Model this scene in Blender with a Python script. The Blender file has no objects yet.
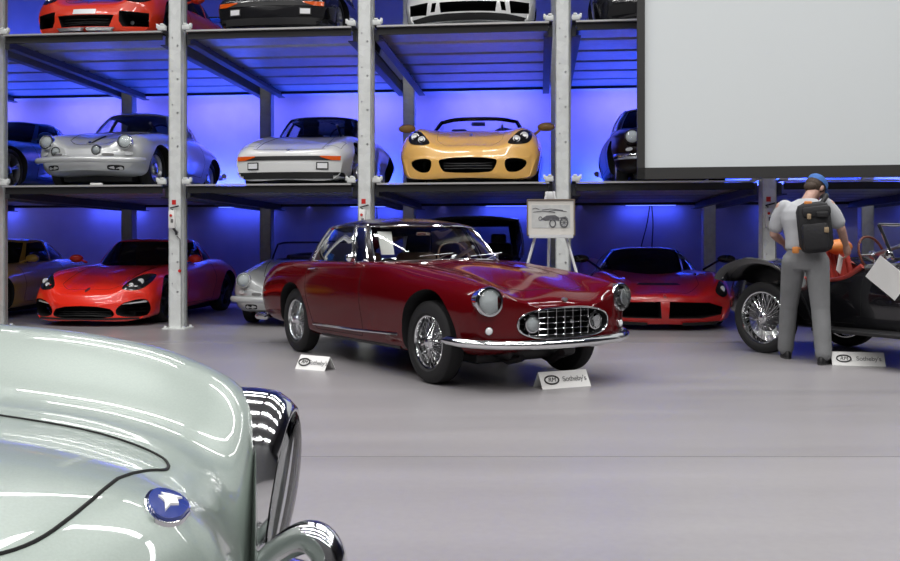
import bpy, bmesh, math, random
import numpy as np
from mathutils import Vector, Matrix
from mathutils.bvhtree import BVHTree
random.seed(7)
SC = bpy.context.scene
COL = SC.collection
PI = math.pi

# ------------------------------------------------------------------ materials
MATS = {}
def nmat(name):
    m = bpy.data.materials.new(name); m.use_nodes = True
    MATS[name] = m
    nt = m.node_tree
    return m, nt, nt.nodes['Principled BSDF']
def pmat(name, col, rough=.5, metal=0., coat=0., coat_rough=.03, spec=.5, emit=None, estr=0., noise=0., nscale=8., bump=0., bscale=60., rvar=0., sheen=0.):
    m, nt, b = nmat(name)
    c = (col[0], col[1], col[2], 1)
    b.inputs['Base Color'].default_value = c
    b.inputs['Roughness'].default_value = rough
    b.inputs['Metallic'].default_value = metal
    b.inputs['Coat Weight'].default_value = coat
    b.inputs['Coat Roughness'].default_value = coat_rough
    b.inputs['Specular IOR Level'].default_value = spec
    if sheen: b.inputs['Sheen Weight'].default_value = sheen
    if emit:
        b.inputs['Emission Color'].default_value = (*emit, 1); b.inputs['Emission Strength'].default_value = estr
    if noise or bump or rvar:
        tc = nt.nodes.new('ShaderNodeTexCoord')
        nz = nt.nodes.new('ShaderNodeTexNoise'); nz.inputs['Scale'].default_value = nscale; nz.inputs['Detail'].default_value = 6
        nt.links.new(tc.outputs['Object'], nz.inputs['Vector'])
        if noise:
            rp = nt.nodes.new('ShaderNodeValToRGB')
            rp.color_ramp.elements[0].position = .3; rp.color_ramp.elements[1].position = .7
            rp.color_ramp.elements[0].color = (*[v * (1 - noise) for v in col], 1)
            rp.color_ramp.elements[1].color = (*[min(1, v * (1 + noise)) for v in col], 1)
            nt.links.new(nz.outputs['Fac'], rp.inputs['Fac']); nt.links.new(rp.outputs['Color'], b.inputs['Base Color'])
        if rvar:
            mr = nt.nodes.new('ShaderNodeMapRange'); mr.inputs['To Min'].default_value = max(0, rough - rvar); mr.inputs['To Max'].default_value = rough + rvar
            nt.links.new(nz.outputs['Fac'], mr.inputs['Value']); nt.links.new(mr.outputs['Result'], b.inputs['Roughness'])
        if bump:
            n2 = nt.nodes.new('ShaderNodeTexNoise'); n2.inputs['Scale'].default_value = bscale; n2.inputs['Detail'].default_value = 4
            nt.links.new(tc.outputs['Object'], n2.inputs['Vector'])
            bp = nt.nodes.new('ShaderNodeBump'); bp.inputs['Strength'].default_value = bump; bp.inputs['Distance'].default_value = .01
            nt.links.new(n2.outputs['Fac'], bp.inputs['Height']); nt.links.new(bp.outputs['Normal'], b.inputs['Normal'])
    return m
def paint(name, col, metal=0., rough=.35, coat=1., spec=.5):
    return pmat(name, col, rough=rough, metal=metal, coat=coat, coat_rough=.02, noise=.04, nscale=300, spec=spec)
def glassmat(name, tint, gloss_rough=.02, fac=1.5):
    m = bpy.data.materials.new(name); m.use_nodes = True; MATS[name] = m
    nt = m.node_tree; nt.nodes.clear()
    out = nt.nodes.new('ShaderNodeOutputMaterial'); mix = nt.nodes.new('ShaderNodeMixShader')
    tr = nt.nodes.new('ShaderNodeBsdfTransparent'); tr.inputs['Color'].default_value = (*tint, 1)
    gl = nt.nodes.new('ShaderNodeBsdfGlossy'); gl.inputs['Roughness'].default_value = gloss_rough
    fr = nt.nodes.new('ShaderNodeFresnel'); fr.inputs['IOR'].default_value = fac
    nt.links.new(fr.outputs['Fac'], mix.inputs['Fac']); nt.links.new(tr.outputs[0], mix.inputs[1]); nt.links.new(gl.outputs[0], mix.inputs[2])
    nt.links.new(mix.outputs[0], out.inputs['Surface'])
    return m

pmat('black_void', (.006, .006, .007), .8)
pmat('black_plastic', (.012, .012, .013), .45)
pmat('black_gloss', (.008, .008, .009), .12, coat=.6)
pmat('rubber', (.010, .010, .011), .75, bump=.2)
pmat('chrome', (.78, .79, .80), .08, metal=1)
pmat('satin_metal', (.62, .63, .65), .28, metal=1)
pmat('dark_metal', (.05, .05, .055), .4, metal=.8)
pmat('seam', (.004, .004, .004), .9)
glassmat('window_glass', (.78, .80, .79), fac=1.38)
glassmat('clear_glass', (.95, .97, .97))
glassmat('dark_glass', (.10, .11, .12))
pmat('lamp_inner', (.90, .91, .92), .38, metal=.15, bump=.35, bscale=60)
pmat('orange_lens', (.80, .11, .008), .15, coat=1)
pmat('red_lens', (.75, .03, .01), .15, coat=1)
pmat('white_lens', (.85, .87, .88), .2, coat=1)
pmat('leather_tan', (.36, .23, .15), .5, noise=.15)
pmat('leather_black', (.015, .014, .014), .45, noise=.2)
pmat('leather_red', (.32, .035, .025), .42, noise=.2, nscale=14)
pmat('leather_orange', (.62, .21, .045), .45, noise=.1)
pmat('paper', (.82, .82, .80), .6)
pmat('print_black', (.02, .02, .02), .6)
pmat('print_grey', (.16, .16, .16), .6)
pmat('sign_red', (.62, .02, .015), .5)
pmat('sign_white', (.86, .86, .84), .5)

# ------------------------------------------------------------------ object helpers
def link(o, parent=None):
    COL.objects.link(o)
    if parent is not None: o.parent = parent
    return o
def mobj(name, verts, faces, mat, parent=None, smooth=True, sharp=None, mats=None, idx=None):
    me = bpy.data.meshes.new(name)
    me.from_pydata([tuple(v) for v in verts], [], [tuple(f) for f in faces])
    for m in (mats or [mat]): me.materials.append(MATS[m])
    if idx is not None: me.polygons.foreach_set('material_index', idx)
    if smooth:
        me.shade_smooth()
        if sharp: me.set_sharp_from_angle(angle=math.radians(sharp))
    me.update()
    return link(bpy.data.objects.new(name, me), parent)
def tag(o, label, cat, group=None):
    o['label'] = label; o['category'] = cat
    if group: o['group'] = group
    return o
def thing(name, label, cat, loc=(0, 0, 0), rz=0., group=None):
    o = bpy.data.objects.new(name, None); COL.objects.link(o)
    o.empty_display_size = .1
    o.location = loc; o.rotation_euler = (0, 0, rz)
    return tag(o, label, cat, group)
def struct(o):
    o['kind'] = 'structure'; return o

class MB:
    """collects verts / faces for ONE mesh"""
    def __init__(s): s.v = []; s.f = []; s.i = []
    def add(s, v, f, mi=0):
        k = len(s.v); s.v += [tuple(p) for p in v]; s.f += [tuple(a + k for a in q) for q in f]; s.i += [mi] * len(f); return s
    def box(s, c, d, mi=0, M=None, bevel=0.):
        bm = bmesh.new(); bmesh.ops.create_cube(bm, size=1)
        bmesh.ops.scale(bm, vec=d, verts=bm.verts)
        if bevel: bmesh.ops.bevel(bm, geom=bm.edges[:], offset=min(bevel, min(d) * .45), segments=2, affect='EDGES', profile=.5)
        if M is not None: bmesh.ops.transform(bm, matrix=M, verts=bm.verts)
        bmesh.ops.translate(bm, vec=c, verts=bm.verts)
        s.addbm(bm, mi); return s
    def addbm(s, bm, mi=0):
        bm.verts.index_update()
        s.add([v.co[:] for v in bm.verts], [[v.index for v in f.verts] for f in bm.faces], mi); bm.free()
    def sphere(s, c, r, mi=0, seg=16, M=None):
        bm = bmesh.new(); bmesh.ops.create_uvsphere(bm, u_segments=seg, v_segments=max(6, seg // 2), radius=1)
        r = (r, r, r) if not hasattr(r, '__len__') else r
        bmesh.ops.scale(bm, vec=r, verts=bm.verts)
        if M is not None: bmesh.ops.transform(bm, matrix=M, verts=bm.verts)
        bmesh.ops.translate(bm, vec=c, verts=bm.verts); s.addbm(bm, mi); return s
    def tube(s, pts, r, mi=0, n=8, closed=False, flat=None):
        """tube along pts; r scalar or list; flat=(normal, ratio) squashes"""
        P = [Vector(p) for p in pts]; N = len(P)
        if N < 2: return s
        rs = r if hasattr(r, '__len__') else [r] * N
        T = []
        for i in range(N):
            a = P[(i - 1) % N] if (closed or i > 0) else P[i]; b = P[(i + 1) % N] if (closed or i < N - 1) else P[i]
            t = (b - a); T.append(t.normalized() if t.length > 1e-9 else Vector((0, 0, 1)))
        up = Vector((0, 0, 1)) if abs(T[0].z) < .9 else Vector((1, 0, 0))
        u = T[0].cross(up).normalized()
        V = []; F = []
        for i in range(N):
            u = (u - T[i] * u.dot(T[i]))
            u = u.normalized() if u.length > 1e-6 else T[i].orthogonal().normalized()
            w = T[i].cross(u)
            for k in range(n):
                a = 2 * PI * k / n
                V.append(P[i] + u * (math.cos(a) * rs[i]) + w * (math.sin(a) * rs[i]))
        M_ = N if closed else N - 1
        for i in range(M_):
            j = (i + 1) % N
            for k in range(n):
                k2 = (k + 1) % n
                F.append((i * n + k, i * n + k2, j * n + k2, j * n + k))
        if not closed:
            F.append(tuple(range(n))[::-1]); F.append(tuple((N - 1) * n + k for k in range(n)))
        s.add(V, F, mi); return s
    def rev(s, prof, axis='y', c=(0, 0, 0), n=40, mi=0, sgn=1, closed=False):
        """revolve profile [(t, r)] about an axis through c; t runs along the axis (times sgn)"""
        V = []; F = []; K = len(prof)
        for (t, r) in prof:
            for k in range(n):
                a = 2 * PI * k / n; p, q = math.cos(a) * r, math.sin(a) * r; t_ = t * sgn
                V.append({'x': (t_, p, q), 'y': (p, t_, q), 'z': (p, q, t_)}[axis])
        V = [(v[0] + c[0], v[1] + c[1], v[2] + c[2]) for v in V]
        R = K if closed else K - 1
        for i in range(R):
            j = (i + 1) % K
            for k in range(n):
                k2 = (k + 1) % n
                F.append((i * n + k, j * n + k, j * n + k2, i * n + k2))
        if not closed:
            if prof[0][1] > 1e-5: F.append(tuple(range(n)))
            if prof[-1][1] > 1e-5: F.append(tuple((K - 1) * n + k for k in range(n))[::-1])
        s.add(V, F, mi); return s
    def prism(s, poly, axis, a, b, mi=0):
        n = len(poly)
        def P(p, t): return {'x': (t, p[0], p[1]), 'y': (p[0], t, p[1]), 'z': (p[0], p[1], t)}[axis]
        V = [P(p, a) for p in poly] + [P(p, b) for p in poly]
        F = [tuple(range(n)), tuple(range(2 * n - 1, n - 1, -1))] + [(i, i + n, (i + 1) % n + n, (i + 1) % n) for i in range(n)]
        s.add(V, F, mi); return s
    def xf(s, M):
        s.v = [tuple(M @ Vector(v)) for v in s.v]; return s
    def build(s, name, mat, parent=None, smooth=True, sharp=35, mats=None, fixn=True):
        me = bpy.data.meshes.new(name)
        me.from_pydata(s.v, [], s.f)
        for m in (mats or [mat]): me.materials.append(MATS[m])
        me.polygons.foreach_set('material_index', s.i)
        if fixn:
            bm = bmesh.new(); bm.from_mesh(me); bmesh.ops.recalc_face_normals(bm, faces=bm.faces); bm.to_mesh(me); bm.free()
        if smooth:
            me.shade_smooth(); me.set_sharp_from_angle(angle=math.radians(sharp))
        me.update()
        return link(bpy.data.objects.new(name, me), parent)

def catmull(pts, n=8, closed=False):
    P = [np.array(p, float) for p in pts]; N = len(P); out = []
    R = N if closed else N - 1
    for i in range(R):
        p1, p2 = P[i], P[(i + 1) % N]
        p0 = P[i - 1] if (closed or i > 0) else 2 * p1 - p2
        p3 = P[(i + 2) % N] if (closed or i < N - 2) else 2 * p2 - p1
        t0 = 0; t1 = t0 + max(1e-6, np.linalg.norm(p1 - p0)) ** .5; t2 = t1 + max(1e-6, np.linalg.norm(p2 - p1)) ** .5; t3 = t2 + max(1e-6, np.linalg.norm(p3 - p2)) ** .5
        for k in range(n):
            t = t1 + (t2 - t1) * k / n
            A1 = (t1 - t) / (t1 - t0) * p0 + (t - t0) / (t1 - t0) * p1
            A2 = (t2 - t) / (t2 - t1) * p1 + (t - t1) / (t2 - t1) * p2
            A3 = (t3 - t) / (t3 - t2) * p2 + (t - t2) / (t3 - t2) * p3
            B1 = (t2 - t) / (t2 - t0) * A1 + (t - t0) / (t2 - t0) * A2
            B2 = (t3 - t) / (t3 - t1) * A2 + (t - t1) / (t3 - t1) * A3
            out.append((t2 - t) / (t2 - t1) * B1 + (t - t1) / (t2 - t1) * B2)
    if not closed: out.append(P[-1])
    return out
def sm(pts, n=5): return [tuple(p) for p in catmull(pts, n, True)]
def pchip(kn, x):
    if not hasattr(kn, '__len__'): return float(kn)
    kn = sorted(kn); X = [k[0] for k in kn]; Y = [k[1] for k in kn]; n = len(X)
    if n == 1 or x <= X[0]: return Y[0]
    if x >= X[-1]: return Y[-1]
    d = [(Y[i + 1] - Y[i]) / (X[i + 1] - X[i]) for i in range(n - 1)]
    m = [d[0]] + [0 if d[i - 1] * d[i] <= 0 else 2 * d[i - 1] * d[i] / (d[i - 1] + d[i]) for i in range(1, n - 1)] + [d[-1]]
    for i in range(n - 1):
        if x <= X[i + 1]:
            h = X[i + 1] - X[i]; t = (x - X[i]) / h
            return (1 + 2 * t) * (1 - t) ** 2 * Y[i] + t * (1 - t) ** 2 * h * m[i] + t * t * (3 - 2 * t) * Y[i + 1] + t * t * (t - 1) * h * m[i + 1]
def ellipse(cx, cy, rx, ry, n=28, p=2.):
    out = []
    for k in range(n):
        a = 2 * PI * (k + .5) / n; c, s_ = math.cos(a), math.sin(a)
        out.append((cx + rx * math.copysign(abs(c) ** (2 / p), c), cy + ry * math.copysign(abs(s_) ** (2 / p), s_)))
    return out
def mir(poly): return [(-p[0], p[1]) for p in poly][::-1]
def rotz(a): return Matrix.Rotation(a, 4, 'Z')

def text_mesh(name, body, size, mat, parent, M, extrude=.0006, align='CENTER', shear=0., spacing=1.):
    cu = bpy.data.curves.new(name, 'FONT'); cu.body = body; cu.size = size; cu.extrude = extrude
    cu.align_x = align; cu.align_y = 'CENTER'; cu.shear = shear; cu.space_character = spacing
    t = bpy.data.objects.new(name, cu); COL.objects.link(t)
    dg = bpy.context.evaluated_depsgraph_get()
    me = bpy.data.meshes.new_from_object(t.evaluated_get(dg)); me.name = name
    bpy.data.objects.remove(t); bpy.data.curves.remove(cu)
    me.transform(M); me.materials.clear(); me.materials.append(MATS[mat])
    return link(bpy.data.objects.new(name, me), parent)

def boolean_cut(ob, cutter, self_=False):
    """cutter: MB ; its material index is kept"""
    me = bpy.data.meshes.new('cut'); me.from_pydata(cutter.v, [], cutter.f)
    bm = bmesh.new(); bm.from_mesh(me); bmesh.ops.recalc_face_normals(bm, faces=bm.faces); bm.to_mesh(me); bm.free()
    me.polygons.foreach_set('material_index', cutter.i)
    for m in ob.data.materials: me.materials.append(m)
    c = bpy.data.objects.new('cut', me); COL.objects.link(c)
    if ob.parent: c.parent = ob.parent
    n0 = len(ob.data.polygons); old = ob.data
    for solver in ('MANIFOLD', 'EXACT', 'FLOAT'):
        md = ob.modifiers.new('b', 'BOOLEAN'); md.operation = 'DIFFERENCE'; md.solver = solver; md.object = c
        dg = bpy.context.evaluated_depsgraph_get(); dg.update()
        new = bpy.data.meshes.new_from_object(ob.evaluated_get(dg))
        ob.modifiers.clear()
        if len(new.polygons) > n0 * .3 and len(new.polygons) != n0: break
        print('BOOLEAN', solver, 'failed', ob.name, ob.parent and ob.parent.name, n0, len(new.polygons)); bpy.data.meshes.remove(new); new = None
    bpy.data.objects.remove(c); bpy.data.meshes.remove(me)
    if new: new.name = old.name; ob.data = new; bpy.data.meshes.remove(old)
    ob.data.shade_smooth(); ob.data.set_sharp_from_angle(angle=math.radians(32))
    return ob
EXPOSURE = 0.
# ------------------------------------------------------------------ rack frame
RP = Vector((-3.69, 12.07, 0)); RR = Vector((.995, -.0993, 0)).normalized(); RU = Vector((.0993, .995, 0)).normalized()
BAY = 2.58; Z1, Z2 = 1.925, 3.985
RANG = math.atan2(RR.y, RR.x)
def rk(a, d, z=0.): return RP + RR * a + RU * d + Vector((0, 0, z))
# floor
def floor_mat():
    m, nt, b = nmat('concrete_floor')
    tc = nt.nodes.new('ShaderNodeTexCoord')
    n1 = nt.nodes.new('ShaderNodeTexNoise'); n1.inputs['Scale'].default_value = .6; n1.inputs['Detail'].default_value = 8; n1.inputs['Roughness'].default_value = .6
    n2 = nt.nodes.new('ShaderNodeTexNoise'); n2.inputs['Scale'].default_value = 25; n2.inputs['Detail'].default_value = 5
    mp = nt.nodes.new('ShaderNodeMapping'); mp.inputs['Scale'].default_value = (.35, 3, 1)
    nt.links.new(tc.outputs['Object'], mp.inputs['Vector']); nt.links.new(mp.outputs['Vector'], n1.inputs['Vector']); nt.links.new(tc.outputs['Object'], n2.inputs['Vector'])
    mx = nt.nodes.new('ShaderNodeMix'); mx.data_type = 'FLOAT'; mx.inputs['Factor'].default_value = .3
    nt.links.new(n1.outputs['Fac'], mx.inputs[2]); nt.links.new(n2.outputs['Fac'], mx.inputs[3])
    rp = nt.nodes.new('ShaderNodeValToRGB'); rp.color_ramp.elements[0].position = .3; rp.color_ramp.elements[1].position = .7
    rp.color_ramp.elements[0].color = (.225, .215, .225, 1); rp.color_ramp.elements[1].color = (.30, .287, .295, 1)
    nt.links.new(mx.outputs[0], rp.inputs['Fac']); nt.links.new(rp.outputs['Color'], b.inputs['Base Color'])
    mr = nt.nodes.new('ShaderNodeMapRange'); mr.inputs['To Min'].default_value = .22; mr.inputs['To Max'].default_value = .42
    nt.links.new(mx.outputs[0], mr.inputs['Value']); nt.links.new(mr.outputs['Result'], b.inputs['Roughness'])
    b.inputs['Specular IOR Level'].default_value = .35
floor_mat()
pmat('joint', (.17, .165, .17), .7)
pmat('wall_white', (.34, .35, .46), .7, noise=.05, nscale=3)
pmat('hall_wall', (.13, .13, .135), .8, noise=.05, nscale=2)
pmat('ceiling_white', (.16, .16, .165), .8)
def slab(name, c, d, mat):
    return struct(MB().box(c, d).build(name, mat, smooth=False))
f = MB(); f.box((0, 7, -.05), (44, 34, .1)); fl = struct(f.build('floor', 'concrete_floor', smooth=False))
j = MB()
for y in (4.72, 10.4, -1.0): j.box((0, y, .0006), (44, .010, .0012))
for x in (-7.5, 7.5): j.box((x, 2, .0012), (.012, 24, .0024))
jo = j.build('trim_1', 'joint', smooth=False); struct(jo)
slab('ceiling', (0, 7, 9.05), (44, 34, .1), 'ceiling_white')
slab('wall_left', (-22, 7, 4.5), (.1, 34, 9), 'hall_wall'); slab('wall_right', (22, 7, 4.5), (.1, 34, 9), 'hall_wall'); slab('wall_front', (0, -10, 4.5), (44, .1, 9), 'hall_wall')
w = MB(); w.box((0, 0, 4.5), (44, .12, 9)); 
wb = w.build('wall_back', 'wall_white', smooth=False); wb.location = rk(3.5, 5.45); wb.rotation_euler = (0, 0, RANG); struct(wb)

def galv(name, c, rough=.45, metal=.35):
    m, nt, b = nmat(name)
    tc = nt.nodes.new('ShaderNodeTexCoord'); v = nt.nodes.new('ShaderNodeTexVoronoi'); v.inputs['Scale'].default_value = 14
    n = nt.nodes.new('ShaderNodeTexNoise'); n.inputs['Scale'].default_value = 5; n.inputs['Detail'].default_value = 6
    nt.links.new(tc.outputs['Object'], v.inputs['Vector']); nt.links.new(tc.outputs['Object'], n.inputs['Vector'])
    mx = nt.nodes.new('ShaderNodeMix'); mx.data_type = 'FLOAT'; mx.inputs['Factor'].default_value = .6
    nt.links.new(v.outputs['Color'], mx.inputs[2]); nt.links.new(n.outputs['Fac'], mx.inputs[3])
    r = nt.nodes.new('ShaderNodeValToRGB'); r.color_ramp.elements[0].position = .2; r.color_ramp.elements[1].position = .8
    r.color_ramp.elements[0].color = (*[q * .86 for q in c], 1); r.color_ramp.elements[1].color = (*[min(1, q * 1.08) for q in c], 1)
    nt.links.new(mx.outputs[0], r.inputs['Fac']); nt.links.new(r.outputs['Color'], b.inputs['Base Color'])
    b.inputs['Roughness'].default_value = rough; b.inputs['Metallic'].default_value = metal
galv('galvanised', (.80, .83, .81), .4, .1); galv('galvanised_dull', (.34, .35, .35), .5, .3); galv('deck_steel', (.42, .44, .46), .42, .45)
galv('deck_dark', (.07, .075, .085), .55, .2); pmat('beam_dark', (.016, .016, .018), .6); pmat('lip_steel', (.70, .70, .69), .35, metal=.5)
pmat('blue_led', (.1, .2, 1), .5, emit=(.10, .16, 1), estr=3)
pmat('screen_cloth', (.70, .745, .75), .7, emit=(.95, .98, 1), estr=.03)  # faint emission added to the cloth to brighten it
pmat('screen_frame', (.035, .035, .034), .5)
ORD = ['far left', 'second from left', 'third from left', 'fourth from left', 'fifth from left', 'far right']
# posts
def post(a, d, label, wd=.175, dp=.20, front=True, box=False, cat='post', h=6.4, mat='galvanised', group=None):
    p = rk(a, d)
    t = thing('rack_post', label, cat, p, RANG, group)
    m = MB()
    # open channel: web in front, two flanges, return lips at the back
    m.box((0, .006, h / 2), (wd, .012, h)); m.box((-wd / 2 + .006, dp / 2, h / 2), (.012, dp, h)); m.box((wd / 2 - .006, dp / 2, h / 2), (.012, dp, h))
    m.box((-wd / 2 + .03, dp - .006, h / 2), (.06, .012, h)); m.box((wd / 2 - .03, dp - .006, h / 2), (.06, .012, h))
    m.build('column', mat, t, smooth=False)
    b = MB(); b.box((0, dp / 2, .008), (wd + .14, dp + .12, .016))
    for sx in (-1, 1):
        for sy in (-.02, dp + .02): b.rev([(.016, .02), (.04, .02), (.04, 0)], 'z', (sx * (wd / 2 + .04), sy + 0., 0), 6)
    b.build('base_plate', mat, t, smooth=False)
    if front:
        r = MB(); r.box((0, -.002, .115), (.0, .0, .0)) if False else None
        g = MB()
        for zz in (.5, .9, 1.3, 2.45, 2.9, 3.35, 3.8, 4.5, 5.0):
            g.rev([(-.004, .014), (.012, .014)], 'y', (wd * .22, 0, zz), 10); g.rev([(-.004, .010), (.012, .010)], 'y', (-wd * .2, 0, zz + .11), 10)
        g.build('bolt', 'satin_metal', t)
        # guide rail on the right flank with the locking slots
        q = MB(); q.box((wd / 2 + .012, dp * .62, h / 2), (.024, .05, h))
        q.build('guide_rail', 'galvanised_dull', t, smooth=False)
        if box:
            s_ = MB(); s_.box((-.012, -.002, 1.70), (.055, .004, .062)); s_.build('warning_sticker', 'sign_red', t, smooth=False)
            k = MB(); k.box((-.02, -.035, 1.47), (.085, .07, .24), bevel=.01); kb = k.build('control_box', 'sign_white', t)
            c_ = MB(); c_.rev([(-.012, .016), (0, .018)], 'y', (-.025, -.072, 1.52), 16); c_.build('key_switch', 'sign_red', kb)
            c_ = MB(); c_.box((-.01, -.072, 1.45), (.035, .008, .05), bevel=.004); c_.build('button_panel', 'print_grey', kb)
            c_ = MB(); c_.tube([(.0, -.05, 1.35), (.03, -.045, 1.31), (.04, -.04, 1.26)], .016); c_.build('lock_lever', 'dark_metal', kb)
            c_ = MB(); c_.tube([(-.02, -.02, 1.60), (-.055, -.03, 1.62), (.06, -.02, 1.65)], .010); c_.build('hood_bracket', 'dark_metal', kb)
            c_ = MB(); c_.rev([(-.03, .020), (-.022, .022), (0, .014)], 'y', (.075, 0, .78), 14); c_.build('stop_knob', 'sign_red', t)
            c_ = MB(); c_.tube([(.03, -.01, 1.25), (.075, -.008, 1.2), (.075, -.008, .8)], .006, n=6); c_.build('cable', 'print_grey', t)
    return t
PL = {-1: 'galvanised rack post at the left frame edge', 0: 'tall galvanised rack post with control box, right of the bright red car',
      1: 'tall rack post with control box behind the red vintage coupe roof', 2: 'tall pale rack post behind the picture on the easel',
      3: 'rack post with red sticker behind the person in the cap', 4: 'rack post behind the open car windscreen at right edge'}
for i in range(-1, 5): post(i * BAY, 0, PL[i], box=i in (0, 1, 3), group='front rack posts')
BL = {-1: 'dull rear rack post behind the silver bubble-nosed coupe', 0: 'dull rear rack post left of the white wedge-nosed coupe', 1: 'dull rear rack post left of the yellow roadster',
      2: 'rear rack post hidden behind the pale post by the easel', 3: 'pale rear rack post right of the low red supercar', 4: 'dull rear rack post at the right, behind the open car'}
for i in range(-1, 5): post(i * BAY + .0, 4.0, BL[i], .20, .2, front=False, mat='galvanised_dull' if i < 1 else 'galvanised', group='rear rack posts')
# platforms
def platform(i, z, label):
    t = thing('parking_platform', label, 'platform', rk(i * BAY + BAY / 2, -.02, z), RANG, 'parking platforms of the rack')
    W = BAY - .34; D = 4.45
    # ribbed deck
    m = MB(); V = []; n = 0; prof = [(.06, -.03)]
    y = .12
    while y < D - .5:
        prof += [(y, -.03), (y + .60, -.03), (y + .64, 0), (y + .70, 0)]; y += .74
    prof += [(D, -.03)]
    for (yy, zz) in prof:
        for x in (-W / 2, W / 2): V.append((x, yy, zz - .005))
    k = len(prof)
    for (yy, zz) in prof:
        for x in (-W / 2, W / 2): V.append((x, yy, zz - .017))
    F = []
    for a in range(k - 1):
        F.append((2 * a, 2 * a + 1, 2 * a + 3, 2 * a + 2)); b = 2 * k; F.append((b + 2 * a, b + 2 * a + 2, b + 2 * a + 3, b + 2 * a + 1))
        F.append((2 * a, 2 * a + 2, b + 2 * a + 2, b + 2 * a)); F.append((2 * a + 1, b + 2 * a + 1, b + 2 * a + 3, 2 * a + 3))
    F.append((0, 2 * k, 2 * k + 1, 1)); F.append((2 * k - 2, 2 * k - 1, 4 * k - 1, 4 * k - 2))
    m.add(V, F); m.build('deck', 'deck_steel', t, smooth=False)
    f = MB(); f.box((0, .03, -.058), (W - .02, .03, .09)); f.build('cross_beam', 'beam_dark', t, smooth=False)
    f = MB(); f.box((0, D - .02, .02), (W, .03, .22)); f.build('rear_light_block', 'beam_dark', t, smooth=False)  # upstand added to block blue light coming under the parked cars
    l = MB(); l.box((0, .0, .001), (W, .05, .022)); l.build('front_lip', 'lip_steel', t, smooth=False)
    for sx in (-1, 1):
        b = MB(); b.box((sx * (W / 2 + .02), D / 2 + .06, -.085), (.05, D - .12, .15)); b.box((sx * (W / 2 - .02), D / 2 + .06, -.155), (.10, D - .12, .012)); b.box((sx * (W / 2 + .0), D / 2, .02), (.09, D, .012))
        b.build('side_beam', 'deck_dark', t, smooth=False)
        c = MB(); c.box((sx * (W / 2 + .0), .0, .05), (.11, .07, .07), bevel=.01); c.box((sx * (W / 2 - .06), .0, .075), (.03, .05, .06), bevel=.006); c.box((sx * (W / 2 + .01), .0, .09), (.05, .08, .03), bevel=.008); c.build('corner_bracket', 'galvanised', t)
    # scissor arm / lifting link hanging at the rear
    return t
B1 = ['lower platform at the far left frame edge, under the blue sports car', 'lower platform carrying the silver bubble-nosed coupe', 'lower platform carrying the white wedge-nosed coupe', 'lower platform carrying the yellow roadster',
      'lower platform carrying the dark car beside the screen', 'lower platform behind the screen, over the person', ]
B2 = ['upper platform beyond the far left rack post', 'upper platform carrying the orange-red winged car', 'upper platform carrying the black car with orange lights', 'upper platform carrying the white car with black vents',
      'upper platform carrying the black car next to the screen', 'upper platform hidden mostly behind the screen']
for i in range(-2, 4):
    platform(i, Z1, B1[i + 2]); platform(i, Z2, B2[i + 2])
platform(4, Z1, 'lower platform at the right frame edge')
# blue LED bars on the back wall, just above each platform level
def led(i, z, label):
    t = thing('led_wall_light', label, 'wall light', rk(i * BAY + BAY / 2 + .45, 5.30, z + (.0 if z < 3 else .20)), RANG, 'blue wall lights')
    m = MB(); m.box((0, -.10, -.035), (2.5, .40, .02)); m.build('added_light_shield', 'dark_metal', t, smooth=False)  # shelf added to keep blue light from above off the lower wall
    m = MB(); m.box((0, -.10, -.055), (.9, .04, .02), bevel=.006); m.build('tube', 'blue_led', t)
    if z == Z1 and i in (0, 2):
        m = MB(); m.tube(catmull([(0, 0, -.04), (-.06, -.03, -.4), (-.20, -.06, -1.0), (-.22, -.05, -1.9)], 8), .012, n=6); m.build('power_cable', 'black_plastic', t)
        m = MB(); m.tube(catmull([(.03, 0, -.04), (.05, -.03, -.4), (.02, -.06, -1.0), (.05, -.05, -1.9)], 8), .012, n=6); m.build('power_cable', 'black_plastic', t)
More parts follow.
